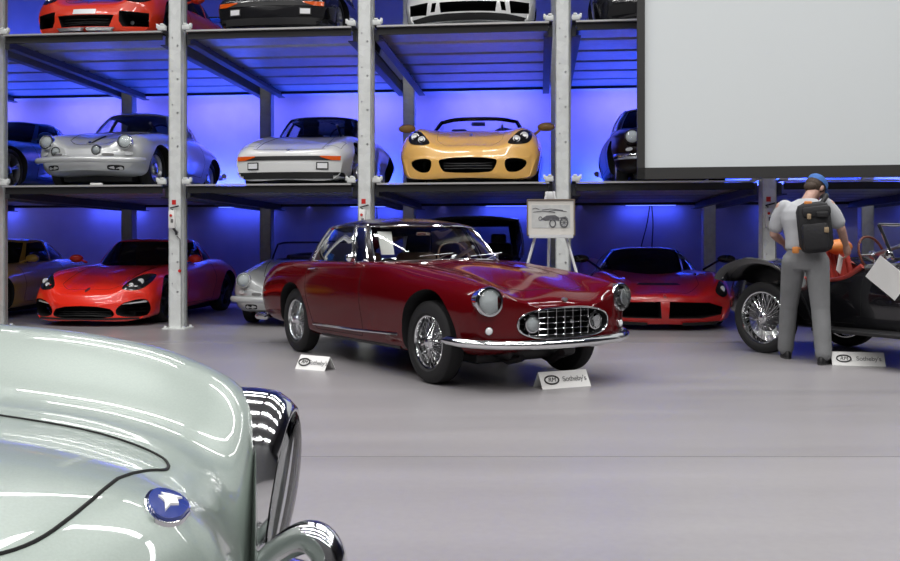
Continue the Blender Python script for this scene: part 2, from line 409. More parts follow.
# ------------------------------------------------------------------ car building kit (x forward, y left, z up, origin under the front axle)
class Car:
    def __init__(s, name, label, cat, loc, head, group=None):
        s.h = Vector((head[0], head[1])).normalized()
        s.root = thing(name, label, cat, loc, math.atan2(s.h.y, s.h.x), group)
        s.cab = None
    # -- body shell
    def section(s, d, x):
        g = lambda k: pchip(d[k], x)
        zc, yf, zf, yw, zw, ys, zs, zb = [g(k) for k in ('zc', 'yf', 'zf', 'yw', 'zw', 'ys', 'zs', 'zb')]
        yi = g('yi') if 'yi' in d else yf * .55
        zi = g('zi') if 'zi' in d else zc + (zf - zc) * .35
        mid = (yf + (yw - yf) * .72, zf + (zw - zf) * .38)
        pts = [(0, zc), (yi, zi), (yf, zf), mid, (yw, zw), ((yw + ys) / 2 + .012, (zw + zs) / 2), (ys, zs), (ys - .10, zb), (0, zb)]
        return pts
    def body(s, d, mat, nx=64, nv=5, name='body'):
        x0, x1 = d['x']
        nf = d.get('bow_f', (.1, 2.2, .8)); nr = d.get('bow_r', (.1, 2.2, .8))   # amount, power, length over which it fades
        rows = []
        def half(pts):
            ext = [(-pts[1][0], pts[1][1])] + pts + [(-pts[-2][0], pts[-2][1])]
            c = catmull(ext, nv)
            return c[nv:-nv]
        def shift(x, y, xs):
            W = max(.3, pchip(d['yw'], xs))
            wf = min(1, max(0, (xs - (x1 - nf[2])) / nf[2])); wr = min(1, max(0, ((x0 + nr[2]) - xs) / nr[2]))
            r = abs(y) / W
            return x - nf[0] * wf * wf * r ** nf[1] + nr[0] * wr * wr * r ** nr[1]
        xs = [x0 + (x1 - x0) * (.5 - .5 * math.cos(PI * k / (nx - 1))) for k in range(nx)]
        # blend cosine with uniform for even spacing
        xs = [.6 * a + .4 * (x0 + (x1 - x0) * k / (nx - 1)) for k, a in enumerate(xs)]
        def ring(x, sc=1., bulge=0., end=0):
            h = half(s.section(d, x))
            zm = (max(p[1] for p in h) + min(p[1] for p in h)) / 2
            R = []
            for p in h:
                y, z = p[0] * sc, zm + (p[1] - zm) * sc
                R.append((shift(x, y, x) + end * bulge * (1 - sc * sc), y, z))
            return R
        capS = [.02, .2, .4, .6, .78, .9, .97]
        br, bf = d.get('cap_r', .03), d.get('cap_f', .03)
        for c in capS: rows.append(ring(x0, c, br, -1))
        for x in xs: rows.append(ring(x))
        for c in capS[::-1]: rows.append(ring(x1, c, bf, 1))
        K = len(rows[0]); V = []; F = []
        full = []
        for R in rows:
            L = R + [(p[0], -p[1], p[2]) for p in R[-2:0:-1]]
            full.append(L)
        n = len(full[0])
        for L in full: V += L
        for i in range(len(full) - 1):
            for k in range(n):
                k2 = (k + 1) % n
                F.append((i * n + k, i * n + k2, (i + 1) * n + k2, (i + 1) * n + k))
        F.append(tuple(range(n))[::-1]); F.append(tuple((len(full) - 1) * n + k for k in range(n)))
        s.V, s.F = V, F
        s.bvh = BVHTree.FromPolygons([Vector(v) for v in V], F)
        m = MB(); m.add(V, F)
        s.bodyo = m.build(name, mat, s.root, mats=[mat, 'black_void', s.__dict__.get('inner', 'leather_black')])
        return s.bodyo
    def cut(s, items):
        last = None; c = MB()
        for it in items:
            k = it[0]
            if last is not None and (k != last or k in ('px', 'pz')): boolean_cut(s.bodyo, c); c = MB()
            last = k
            if k == 'arch':       # x, z, r, y_in, y_out
                _, x, z, r, yi, yo = it
                for sg in (1, -1):
                    c.rev([(yi, r), (yo, r)], 'y', (x, 0, z), 40, 1, sg)
            elif k == 'px': c.prism(it[1], 'x', it[2], it[3], it[4] if len(it) > 4 else 1)
            elif k == 'pz': c.prism(it[1], 'z', it[2], it[3], it[4] if len(it) > 4 else 2)
            elif k == 'py':
                c.prism(it[1], 'y', it[2], it[3], 1); c.prism(it[1], 'y', -it[3], -it[2], 1)
        boolean_cut(s.bodyo, c)
    # -- projection on the shell
    def hit(s, a, b, axis, bvh=None, start=4.):
        bvh = bvh or s.bvh
        o, dr = {'front': (Vector((start, a, b)), Vector((-1, 0, 0))), 'rear': (Vector((-start - 3, a, b)), Vector((1, 0, 0))),
                 'left': (Vector((a, start, b)), Vector((0, -1, 0))), 'right': (Vector((a, -start, b)), Vector((0, 1, 0))),
                 'top': (Vector((a, b, start)), Vector((0, 0, -1)))}[axis]
        loc, nor, i, dist = bvh.ray_cast(o, dr)
        if loc is None: return None, None
        if nor.dot(dr) > 0: nor = -nor
        return loc, nor
    def patch(s, name, poly, axis, mat, off=.004, thick=.02, step=.04, parent=None, bvh=None, maxd=None):
        """a thin shell piece following the body, outline given in projection"""
        bm = bmesh.new()
        vs = [bm.verts.new((p[0], p[1], 0)) for p in poly]
        bm.faces.new(vs)
        xs = [p[0] for p in poly]; ys = [p[1] for p in poly]
        for lo, hi, nrm in ((min(xs), max(xs), (1, 0, 0)), (min(ys), max(ys), (0, 1, 0))):
            k = max(1, int((hi - lo) / step))
            for i in range(1, k):
                t = lo + (hi - lo) * i / k
                bmesh.ops.bisect_plane(bm, geom=bm.verts[:] + bm.edges[:] + bm.faces[:], plane_co=(t * nrm[0], t * nrm[1], 0), plane_no=nrm)
        bad = []; nors = {}
        for v in bm.verts:
            l, n = s.hit(v.co.x, v.co.y, axis, bvh)
            if l is None: bad.append(v); continue
            v.co = l + n * off; nors[v] = n
        if bad: bmesh.ops.delete(bm, geom=bad, context='VERTS')
        if not bm.faces: bm.free(); return None
        if thick:
            r = bmesh.ops.extrude_face_region(bm, geom=bm.faces[:])
            ext = [g for g in r['geom'] if isinstance(g, bmesh.types.BMVert)]
            bmesh.ops.recalc_face_normals(bm, faces=bm.faces)
            bm.normal_update()
            dr = {'front': Vector((-1, 0, 0)), 'rear': Vector((1, 0, 0)), 'left': Vector((0, -1, 0)), 'right': Vector((0, 1, 0)), 'top': Vector((0, 0, -1))}[axis]
            # extruded copy moves inward
            for v in ext: v.co += dr * thick
        bmesh.ops.recalc_face_normals(bm, faces=bm.faces)
        m = MB(); m.addbm(bm)
        return m.build(name, mat, parent or s.root, sharp=40)
    def line(s, pts, axis, dens=.03, bvh=None, off=0., closed=False):
        P = []
        if closed: pts = list(pts) + [pts[0]]
        for i in range(len(pts) - 1):
            a, b = np.array(pts[i]), np.array(pts[i + 1]); k = max(1, int(np.linalg.norm(b - a) / dens))
            for j in range(k): P.append(a + (b - a) * j / k)
        P.append(np.array(pts[-1]))
        out = []
        for p in P:
            l, n = s.hit(p[0], p[1], axis, bvh)
            if l is not None: out.append(l + n * off)
        if closed and len(out) > 2: out = out[:-1]
        return out
    def seam(s, mb, pts, axis, r=.0028, closed=False, off=-.0005, bvh=None):
        L = s.line(pts, axis, closed=closed, off=off, bvh=bvh)
        if len(L) > 1: mb.tube(L, r, n=6, closed=closed)
    def both(s, fn):
        fn(1); fn(-1)
    # -- wheel
    def wheel(s, x, y, R=.33, W=.17, rim=.205, style='wire', sg=1, mat='chrome', n=5, tread=None):
        m = MB(); h = W / 2; c = (x, y, R)
        prof = [(-h * .75, rim), (-h * .98, rim + .02), (-h * 1.02, (R + rim) / 2), (-h * .9, R - .018), (-h * .72, R - .004), (-h * .3, R), (h * .3, R), (h * .72, R - .004), (h * .9, R - .018), (h * 1.02, (R + rim) / 2), (h * .98, rim + .02), (h * .75, rim)]
        m.rev(prof, 'y', c, 48, 0, sg, closed=True)
        t = m.build('tire', 'rubber', s.root)
        r = MB()
        # barrel with lips
        lip = [(h * .78, rim + .004), (h * .86, rim - .002), (h * .80, rim - .012), (h * .5, rim - .022), (-h * .5, rim - .024), (-h * .8, rim - .006), (-h * .8, rim + .004)]
        r.rev(lip, 'y', c, 48, 0, sg, closed=True)
        if style == 'wire':
            r.build('rim', mat, t)
            w = MB(); N = 24
            for k in range(N):
                for lay, (hy, ry, tw) in enumerate(((h * .72, h * .05, 1), (h * .72, -h * .35, -1), (-h * .25, h * .3, 1))):
                    a = 2 * PI * (k + .33 * lay) / N; b = a + tw * (2 * PI / N) * 1.7
                    r0 = .052
                    w.tube([(x + math.cos(a) * r0, y + sg * hy, R + math.sin(a) * r0), (x + math.cos(b) * (rim - .018), y + sg * ry, R + math.sin(b) * (rim - .018))], .0028, n=4)
            w.build('wire_spokes', mat, t, fixn=False)
            k_ = MB(); k_.rev([(-h * .5, .05), (h * .75, .055), (h * .8, .05), (h * .95, .036), (h * 1.05, .034), (h * 1.12, .022), (h * 1.14, 0)], 'y', c, 24, 0, sg)
            for a in (.4, .4 + PI):
                k_.box((x + math.cos(a) * .05, y + sg * h * 1.0, R + math.sin(a) * .05), (.06, .014, .022), M=Matrix.Rotation(-a, 4, 'Y'), bevel=.005)
            k_.build('knock_off_hub', mat, t)
            d_ = MB(); d_.rev([(-h * .55, .0), (-h * .55, .14), (-h * .3, .15), (-h * .3, 0)], 'y', c, 32, 0, sg); d_.build('brake_drum', 'dark_metal', t)
        elif style == 'disc':
            r.rev([(h * .4, rim - .02), (h * .55, rim - .05), (h * .25, rim - .075), (h * .5, rim * .5), (h * .62, rim * .42)], 'y', c, 48, 0, sg)
            r.build('rim', mat, t)
            k_ = MB(); k_.rev([(h * .55, rim * .46), (h * .8, rim * .40), (h * .95, rim * .22), (h * .98, 0)], 'y', c, 32, 0, sg); k_.build('hub_cap', 'chrome', t)
        else:
            for k in range(n):
                a = 2 * PI * k / n + .3
                for da in ((-.10, .10) if style == 'twin' else (0,)):
                    p0 = (x + math.cos(a) * .03, y + sg * h * .55, R + math.sin(a) * .03); p1 = (x + math.cos(a + da) * (rim - .012), y + sg * h * .68, R + math.sin(a + da) * (rim - .012))
                    r.tube([p0, ((p0[0] + p1[0]) / 2, y + sg * h * .55, (p0[2] + p1[2]) / 2), p1], [.030, .022, .024] if style != 'twin' else .013, n=6)
            r.rev([(h * .3, .06), (h * .66, .055), (h * .72, .03), (h * .72, 0)], 'y', c, 24, 0, sg)
            r.build('rim', mat, t)
            d_ = MB(); d_.rev([(-h * .1, 0), (-h * .1, rim * .8), (h * .1, rim * .8), (h * .1, 0)], 'y', c, 32, 0, sg); d_.build('brake_disc', 'dark_metal', t)
        return t
    def wheels(s, xs, tr, **kw):
        for x in xs:
            for sg in (1, -1): s.wheel(x, tr * sg, sg=sg, **kw)
    # -- greenhouse : base and top loops (half control points front-centre -> rear-centre)
    def greenhouse(s, base, top, roofmat, wins, glass='window_glass', dome=.05, bulge=.03, nu=8, nvv=8, pillar=None, trim=None, trim_r=.007, roof_name='roof'):
        """wins: list of (u0,u1,v0,v1,name,both) in control index space; a window across the centre has u0<0"""
        U = len(base) - 1
        ext = lambda P: [(P[1][0], -P[1][1], P[1][2])] + list(P) + [(P[-2][0], -P[-2][1], P[-2][2])]
        NN = 40
        cb = catmull(ext(base), NN)[NN:-NN]; ct = catmull(ext(top), NN)[NN:-NN]
        def at(c, u):
            sgn = 1
            if u < 0: u = -u; sgn = -1
            if u > U: u = 2 * U - u; sgn = -sgn
            f = u * NN; i = min(int(f), U * NN - 1); t = f - i
            p = c[i] * (1 - t) + c[i + 1] * t
            return Vector((p[0], p[1] * sgn, p[2]))
        def surf(u, v):
            a, b = at(cb, u), at(ct, u); p = a.lerp(b, v)
            o = Vector((p.x - ctr.x, p.y, 0)); o = o.normalized() if o.length > 1e-6 else o
            return p + o * (bulge * 4 * v * (1 - v))
        ctr = (at(cb, 0) + at(cb, U)) / 2
        s.surf = surf
        us = set(); vs = {0., 1.}
        for w in wins:
            us |= {round(w[0], 4), round(w[1], 4)}; vs |= {w[2], w[3]}
        uu = []
        full = set()
        for u in us: full |= {u, -u}
        full |= {0., float(U), -float(U)}
        cuts = sorted(x for x in full if -U <= x <= U)
        for a, b in zip(cuts[:-1], cuts[1:]):
            k = max(1, int((b - a) * nu + .5))
            uu += [a + (b - a) * i / k for i in range(k)]
        cv = sorted(vs); vv = []
        for a, b in zip(cv[:-1], cv[1:]):
            k = max(1, int((b - a) * nvv + .5)); vv += [a + (b - a) * i / k for i in range(k)]
        vv.append(1.)
        def inwin(u, v):
            for q, w in enumerate(wins):
                u_ = [u] if not (len(w) > 5 and w[5]) else [u, -u]
                for t in u_:
                    tt = [t, t + 2 * U, t - 2 * U]
                    if any(w[0] - 1e-6 < x < w[1] + 1e-6 for x in tt) and w[2] < v < w[3]: return q
            return -1
        nU = len(uu); V = [surf(u, v) for v in vv for u in uu]; F = []
        for j in range(len(vv) - 1):
            for i in range(nU):
                i2 = (i + 1) % nU; um = (uu[i] + (uu[i2] if i2 else U)) / 2; vm = (vv[j] + vv[j + 1]) / 2
                if inwin(um, vm) < 0: F.append((j * nU + i, j * nU + i2, (j + 1) * nU + i2, (j + 1) * nU + i))
        # roof
        tops = [surf(u, 1.) for u in uu]; cx = sum(p.x for p in tops) / nU; cz = sum(p.z for p in tops) / nU
        K = 8; base_i = (len(vv) - 1) * nU
        prev = base_i; RV = list(tops); RF = []; prevk = 0
        for k in range(1, K + 1):
            t = k / K; sc = 1 - t
            for p in tops:
                zz = p.z + (cz - p.z) * t * t + dome * (1 - (1 - t) ** 2)
                RV.append(Vector((cx + (p.x - cx) * sc, p.y * sc, zz)))
            for i in range(nU):
                i2 = (i + 1) % nU
                RF.append(((k - 1) * nU + i, (k - 1) * nU + i2, k * nU + i2, k * nU + i))
        m = MB(); m.add(V, F); m.add(RV, RF)
        bm = bmesh.new(); me = bpy.data.meshes.new('t'); me.from_pydata(m.v, [], m.f); bm.from_mesh(me); bpy.data.meshes.remove(me)
        bmesh.ops.remove_doubles(bm, verts=bm.verts, dist=.0004)
        bmesh.ops.delete(bm, geom=[v for v in bm.verts if not v.link_faces], context='VERTS')
        bmesh.ops.recalc_face_normals(bm, faces=bm.faces)
        up = sum(f.normal.z for f in bm.faces)
        if up < 0: bmesh.ops.reverse_faces(bm, faces=bm.faces)
        bm.normal_update()
        bmesh.ops.solidify(bm, geom=bm.faces[:], thickness=.028)
        m = MB(); m.addbm(bm)
        roof = m.build(roof_name, roofmat, s.root, sharp=50)
        out = {'roof': roof}
        for q, w in enumerate(wins):
            for sg in ((1, -1) if (len(w) > 5 and w[5]) else (1,)):
                nu_ = max(2, int((w[1] - w[0]) * 10)); nv_ = 6
                V = []; F = []
                for j in range(nv_ + 1):
                    for i in range(nu_ + 1):
                        p = surf(w[0] + (w[1] - w[0]) * i / nu_, w[2] + (w[3] - w[2]) * j / nv_)
                        o = Vector((p.x - ctr.x, p.y, .15)).normalized()
                        p = p - o * .006; V.append((p.x, p.y * sg, p.z))
                for j in range(nv_):
                    for i in range(nu_):
                        a = j * (nu_ + 1) + i; F.append((a, a + 1, a + nu_ + 2, a + nu_ + 1))
                g = MB(); g.add(V, F); go = g.build(w[4], glass, s.root, fixn=False)
                out.setdefault(w[4], []).append(go)
                if trim:
                    e = []
                    N1 = 14
                    ul = [w[0] + (w[1] - w[0]) * i / N1 for i in range(N1 + 1)]
                    e += [surf(u, w[2]) for u in ul]; e += [surf(w[1], w[2] + (w[3] - w[2]) * i / 6) for i in range(1, 7)]
                    e += [surf(u, w[3]) for u in ul[::-1][1:]]; e += [surf(w[0], w[3] - (w[3] - w[2]) * i / 6) for i in range(1, 6)]
                    t = MB(); t.tube([(p.x, p.y * sg, p.z) for p in e], trim_r, n=6, closed=True); t.build('window_trim', trim, go, fixn=False)
        return out
    # -- lamps
    def lamp(s, c, r, depth=.05, name='headlight', rim='chrome', yaw=0., pitch=0., glass='clear_glass', oval=1., ringw=.13, inner='lamp_inner', body=None, dome=.30, parent=None):
        M = Matrix.Translation(c) @ Matrix.Rotation(yaw, 4, 'Z') @ Matrix.Rotation(-pitch, 4, 'Y') @ Matrix.Diagonal((1, 1, oval, 1))
        b = MB(); b.rev([(-depth * 1.6, r * .92), (-depth * .2, r * 1.04), (0, r * 1.05), (r * .10, r * 1.0), (r * .11, r * (1 - ringw)), (0, r * (1 - ringw) * .98), (-r * .1, r * .8), (-r * .15, 0)], 'x', (0, 0, 0), 36)
        b.xf(M); lo = b.build(name, rim, parent or s.root)
        i = MB(); i.rev([(0, r * .86), (-r * .05, r * .6), (-r * .08, r * .3), (-r * .02, 0)], 'x', n=32); i.xf(M); i.build('reflector', inner, lo)
        g = MB(); R = r * (1 - ringw) * 1.01
        g.rev([(r * .08 + dome * r * math.cos(a), R * math.sin(a)) for a in [PI / 2 * (1 - k / 6) for k in range(7)]], 'x', n=32); g.xf(M); g.build('lens', glass, lo)
        return lo
    def seat(s, x, y, z, mat, h=.55, w=.46, head=True, name='seat'):
        m = MB(); m.box((x, y, z + .08), (.5, w, .16), bevel=.06)
        m.box((x - .26, y, z + .10 + h / 2), (.13, w, h), M=Matrix.Rotation(-.22, 4, 'Y'), bevel=.055)
        if head: m.box((x - .36, y, z + .16 + h), (.09, w * .55, .17), M=Matrix.Rotation(-.15, 4, 'Y'), bevel=.04)
        return m.build(name, mat, s.root)
    def steering(s, x, y, z, r=.19, mat='black_plastic', rim_r=.011, tilt=.45, spoke='satin_metal'):
        M = Matrix.Translation((x, y, z)) @ Matrix.Rotation(-tilt, 4, 'Y')
        m = MB(); m.tube([(0, r * math.cos(a), r * math.sin(a)) for a in [2 * PI * k / 36 for k in range(36)]], rim_r, closed=True, n=8); m.xf(M)
        o = m.build('steering_wheel', mat, s.root)
        k = MB()
        for a in (0, PI, -PI / 2): k.tube([(0.01, 0, 0), (0, r * math.cos(a), r * math.sin(a))], .008, n=6)
        k.rev([(-.01, .04), (.02, .045), (.025, 0)], 'x'); k.tube([(0, 0, 0), (.35, 0, 0)], .02); k.xf(M); k.build('spokes', spoke, o)
        return o
    def dash(s, x, w, z, mat='leather_black', h=.16, d=.25):
        m = MB(); m.box((x, 0, z - h / 2), (d, w * 2, h), bevel=.06); return m.build('dashboard', mat, s.root)
paint('paint_burgundy', (.092, .0018, .0035), rough=.08, coat=0., spec=.36)
paint('paint_burgundy_roof', (.008, .004, .006), rough=.22, coat=0., spec=.3)
def make_hero():
    C = Car('vintage_coupe', 'deep red vintage two-door coupe with black roof and chrome wire wheels, alone in mid floor', 'car', (.466, 7.64, 0), (.545, -.839))
    C.inner = 'leather_tan'
    d = dict(x=(-3.68, .80),
        zc=[(.80, .655), (.77, .69), (.70, .735), (.55, .80), (.3, .875), (0, .93), (-.4, .972), (-.8, .985), (-1.2, .96), (-2.2, .95), (-2.6, .93), (-3.1, .89), (-3.60, .83), (-3.66, .77), (-3.68, .70)],
        yi=[(.8, .36), (0, .42), (-1, .45), (-3.5, .35)],
        zi=[(.80, .66), (.77, .69), (.70, .725), (.55, .775), (.3, .845), (0, .895), (-.4, .94), (-.8, .965), (-1.2, .955), (-2.2, .95), (-2.6, .935), (-3.1, .90), (-3.60, .84), (-3.66, .78), (-3.68, .71)],
        yf=[(.80, .645), (.6, .65), (.2, .66), (-.3, .69), (-1, .76), (-2, .76), (-2.6, .74), (-3.2, .69), (-3.68, .62)],
        zf=[(.80, .745), (.775, .78), (.70, .805), (.5, .835), (.2, .875), (-.2, .91), (-.6, .938), (-1, .952), (-2, .948), (-2.7, .94), (-3.2, .925), (-3.58, .88), (-3.665, .83), (-3.68, .79)],
        yw=[(.80, .735), (.76, .765), (.6, .79), (.2, .815), (-.4, .825), (-1.2, .825), (-2.2, .825), (-2.7, .82), (-3.1, .80), (-3.58, .775), (-3.66, .75), (-3.68, .72)],
        zw=[(.80, .62), (.3, .66), (-.4, .68), (-2, .68), (-3, .66), (-3.68, .56)],
        ys=[(.80, .70), (.6, .755), (.2, .765), (-2.2, .765), (-3, .74), (-3.68, .69)],
        zs=[(.80, .43), (.6, .38), (.2, .30), (-.4, .26), (-2, .25), (-2.8, .30), (-3.3, .31), (-3.68, .35)],
        zb=[(.80, .37), (.72, .33), (.5, .28), (0, .22), (-2.2, .21), (-3, .28), (-3.4, .28), (-3.68, .33)],
        bow_f=(.15, 2.4, .9), bow_r=(.035, 2.2, .8), cap_f=.025, cap_r=.03)
    C.body(d, 'paint_burgundy', nx=84, nv=6)
    grille = ellipse(0, .515, .445, .115, 40, 2.6)
    cock = [(-.98, .5), (-.86, 0), (-.98, -.5), (-1.2, -.64), (-2.35, -.64), (-2.65, -.5), (-2.65, .5), (-2.35, .64), (-1.2, .64)]
    C.cut([('arch', 0.04, .36, .405, .42, 1.0), ('arch', -2.66, .35, .385, .42, 1.0), ('px', grille, .55, 1.2, 1), ('pz', cock, .42, 1.6, 2)])
    # arch lips
    # seams
    sm_ = MB()
    for sd in ('left', 'right'):
        C.seam(sm_, [(-1.08, .95), (-1.10, .6), (-1.07, .34), (-1.1, .30), (-2.06, .29), (-2.16, .36), (-2.24, .52), (-2.29, .7), (-2.29, .93)], sd)
    C.seam(sm_, [(.62, 0), (.60, .25), (.52, .40), (.3, .44), (-.3, .47), (-.74, .50), (-.80, .3), (-.82, 0), (-.80, -.3), (-.74, -.50), (-.3, -.47), (.3, -.44), (.52, -.40), (.60, -.25)], 'top', closed=True)
    C.seam(sm_, [(-2.75, .5), (-2.8, 0), (-2.75, -.5), (-3.3, -.45), (-3.36, 0), (-3.3, .45)], 'top', closed=True)
    sm_.build('panel_gaps', 'seam', C.root)
    # chrome side strips, door handles
    for sd in ('left', 'right'):
        t = MB(); L = C.line([(-2.13, .335), (-1.2, .345), (-.42, .37)], sd, off=.004)
        t.tube(L, [.014] * len(L), n=8); t.build('side_strip', 'chrome', C.root)
        t = MB(); L = C.line([(-2.20, .875), (-2.04, .885)], sd, off=.022)
        L = [L[0] + (L[1] - L[0]) * 0 + Vector((0, -.02 if sd == 'left' else .02, 0))] + L + [L[-1] + Vector((0, -.02 if sd == 'left' else .02, 0))]
        t.tube(L, .009); t.build('door_handle', 'chrome', C.root)
        b = MB(); L = C.line([(-2.0, .24), (-.45, .25)], sd, off=-.01); b.tube(L, .022); b.build('sill', 'black_plastic', C.root)
    # grille
    g = MB(); L = C.line(ellipse(0, .515, .450, .119, 60, 2.6), 'front', off=.004, closed=True); g.tube(L, .007, closed=True); g.build('grille_surround', 'chrome', C.root)
    e = MB()
    def gx(y): return .775 - .15 * (abs(y) / .735) ** 2.4
    import bisect
    for k in range(-5, 6):
        y = k * .083; hh = .115 * max(0, 1 - (abs(y) / .455) ** 2.6) ** (1 / 2.6)
        if hh > .02: e.box((gx(y), y, .515), (.012, .004, 2 * hh - .004))
    for k in range(-2, 3):
        z = .515 + k * .045; ww = .455 * max(0, 1 - (abs(z - .515) / .115) ** 2.6) ** (1 / 2.6) - .003
        e.tube([(gx(ww * t / 10) - .002, ww * t / 10, z) for t in range(-10, 11)], .003, n=5)
    e.build('egg_crate_grille', 'chrome', C.root)
    b = MB(); b.box((.80, .055, .525), (.012, .035, .028), bevel=.005); b.build('grille_badge', 'satin_metal', C.root)
    b = MB(); b.prism(ellipse(.0, .693, .022, .016, 16), 'x', .765, .79); b.build('nose_badge', 'satin_metal', C.root)
    for sg in (1, -1):
        C.lamp((.708, .665 * sg, .692), .110, .07, yaw=.10 * sg, pitch=.03)
        C.lamp((.775, .315 * sg, .515), .068, .05, 'fog_light', yaw=.04 * sg)
        C.lamp((.700, .665 * sg, .475), .030, .03, 'turn_signal', glass='white_lens', yaw=.2 * sg)
    # bumpers
    def bumper(pts, rr, name):
        m = MB(); P = [Vector(p) for p in catmull(pts, 8)]; N = len(P)
        prof = [(-.5, -1), (.35, -.85), (.9, -.35), (1, 0), (.9, .35), (.35, .85), (-.5, 1)]
        V = []; F = []
        for i, p in enumerate(P):
            t = (P[min(i + 1, N - 1)] - P[max(i - 1, 0)]).normalized(); n = Vector((t.y, -t.x, 0)); n = n if n.x * (1 if name == 'front_bumper' else -1) > 0 or abs(n.x) < .2 else -n
            if abs(n.x) < .2: n = Vector((0, math.copysign(1, p.y), 0)) * .98 + Vector((n.x, 0, 0)); n.normalize()
            k = rr if 0 < i < N - 1 else rr * .4
            for (a, b) in prof: V.append(p + n * (a * .03) + Vector((0, 0, b * k)))
        K = len(prof)
        for i in range(N - 1):
            for j in range(K): F.append((i * K + j, i * K + (j + 1) % K, (i + 1) * K + (j + 1) % K, (i + 1) * K + j))
        F.append(tuple(range(K))); F.append(tuple((N - 1) * K + j for j in range(K)))
        m.add(V, F); return m.build(name, 'chrome', C.root, sharp=60)
    fb = [(.40, .87, .395), (.58, .83, .385), (.76, .62, .37), (.84, .3, .362), (.86, 0, .36), (.84, -.3, .362), (.76, -.62, .37), (.58, -.83, .385), (.40, -.87, .395)]
    bumper(fb, .036, 'front_bumper')
    rb = [(-3.25, .85, .335), (-3.55, .84, .325), (-3.74, .66, .32), (-3.79, .3, .32), (-3.80, 0, .32), (-3.79, -.3, .32), (-3.74, -.66, .32), (-3.55, -.84, .325), (-3.25, -.85, .335)]
    bumper(rb, .038, 'rear_bumper')
    for sg in (1, -1):
        C.lamp((-3.62, .62 * sg, .68), .05, .03, 'tail_light', yaw=PI, glass='red_lens', inner='red_lens')
    # undertray / exhaust
    u = MB(); u.box((-1.2, 0, .22), (3.0, 1.0, .10), bevel=.03)
    u.box((.35, 0, .27), (.35, .7, .12), bevel=.04); u.tube([(.30, -.3, .24), (.45, -.3, .20), (.60, -.28, .24)], .03); u.tube([(.30, .1, .24), (.5, .1, .19), (.62, .1, .26)], .035)
    for y in (-.25, .25): u.tube([(-1.8, y, .19), (-3.4, y, .24)], .03)
    u.build('underbody', 'black_plastic', C.root)
    C.wheels((-0.02, -2.66), .685, R=.335, W=.165, rim=.215)
    # greenhouse
    base = [(-.66, 0, .972), (-.77, .46, .962), (-1.06, .695, .945), (-1.62, .735, .94), (-2.36, .72, .94), (-2.68, .60, .935), (-2.86, .30, .925), (-2.90, 0, .925)]
    top = [(-1.20, 0, 1.325), (-1.25, .38, 1.323), (-1.38, .575, 1.313), (-1.72, .61, 1.325), (-2.16, .59, 1.30), (-2.40, .49, 1.265), (-2.54, .26, 1.25), (-2.57, 0, 1.247)]
    w = [(-1.93, 1.93, .04, .935, 'windscreen'), (2.12, 2.56, .05, .95, 'quarter_light', True), (2.62, 4.02, .05, .95, 'side_window', True), (5.1, 8.9, .10, .94, 'rear_window')]
    G = C.greenhouse(base, top, 'paint_burgundy_roof', w, dome=.085, bulge=.02, trim='chrome', trim_r=.009)
    # chrome drip rail
    for sg in (1, -1):
        t = MB(); t.tube([(p.x, p.y * sg, p.z) for p in [C.surf(2.0 + 3.0 * k / 16, .985) for k in range(17)]] + [(C.surf(5, v / 10).x, C.surf(5, v / 10).y * sg, C.surf(5, v / 10).z) for v in (9, 7, 5, 3, 1, 0)], .005, n=6); t.build('drip_rail', 'chrome', G['roof'])
        m = MB(); p = Vector((-1.28, .80 * sg, .985)); m.tube([(-1.30, .75 * sg, .945), p], .009); m.sphere((-1.28, .81 * sg, 1.0), (.035, .05, .042), seg=16); m.build('door_mirror', 'chrome', C.root)
        wp = MB(); a = Vector((-.74, .28 * sg + .05, .985)); wp.tube([a, a + Vector((-.10, .22, .055))], .004, n=5); wp.tube([a + Vector((-.05, -.14, .03)), a + Vector((-.08, .24, .06))], .004, n=5); wp.build('wiper', 'satin_metal', C.root)
    C.dash(-.98, .62, .965, 'leather_tan', h=.14)
    C.steering(-1.30, .34, .98, .185, 'leather_tan', .009, .35)
    for y in (.33, -.33): C.seat(-1.72, y, .45, 'leather_tan', h=.50, head=False)
    m = MB(); m.box((-2.5, 0, .70), (.10, 1.0, .46), bevel=.04, M=Matrix.Rotation(-.3, 4, 'Y')); m.build('rear_bench', 'leather_tan', C.root)
    m = MB(); m.box((-1.33, 0, 1.235), (.02, .16, .045), bevel=.01); m.build('rear_view_mirror', 'chrome', C.root)
    # paper sheet behind the windscreen, passenger side
    return C
HERO = make_hero()
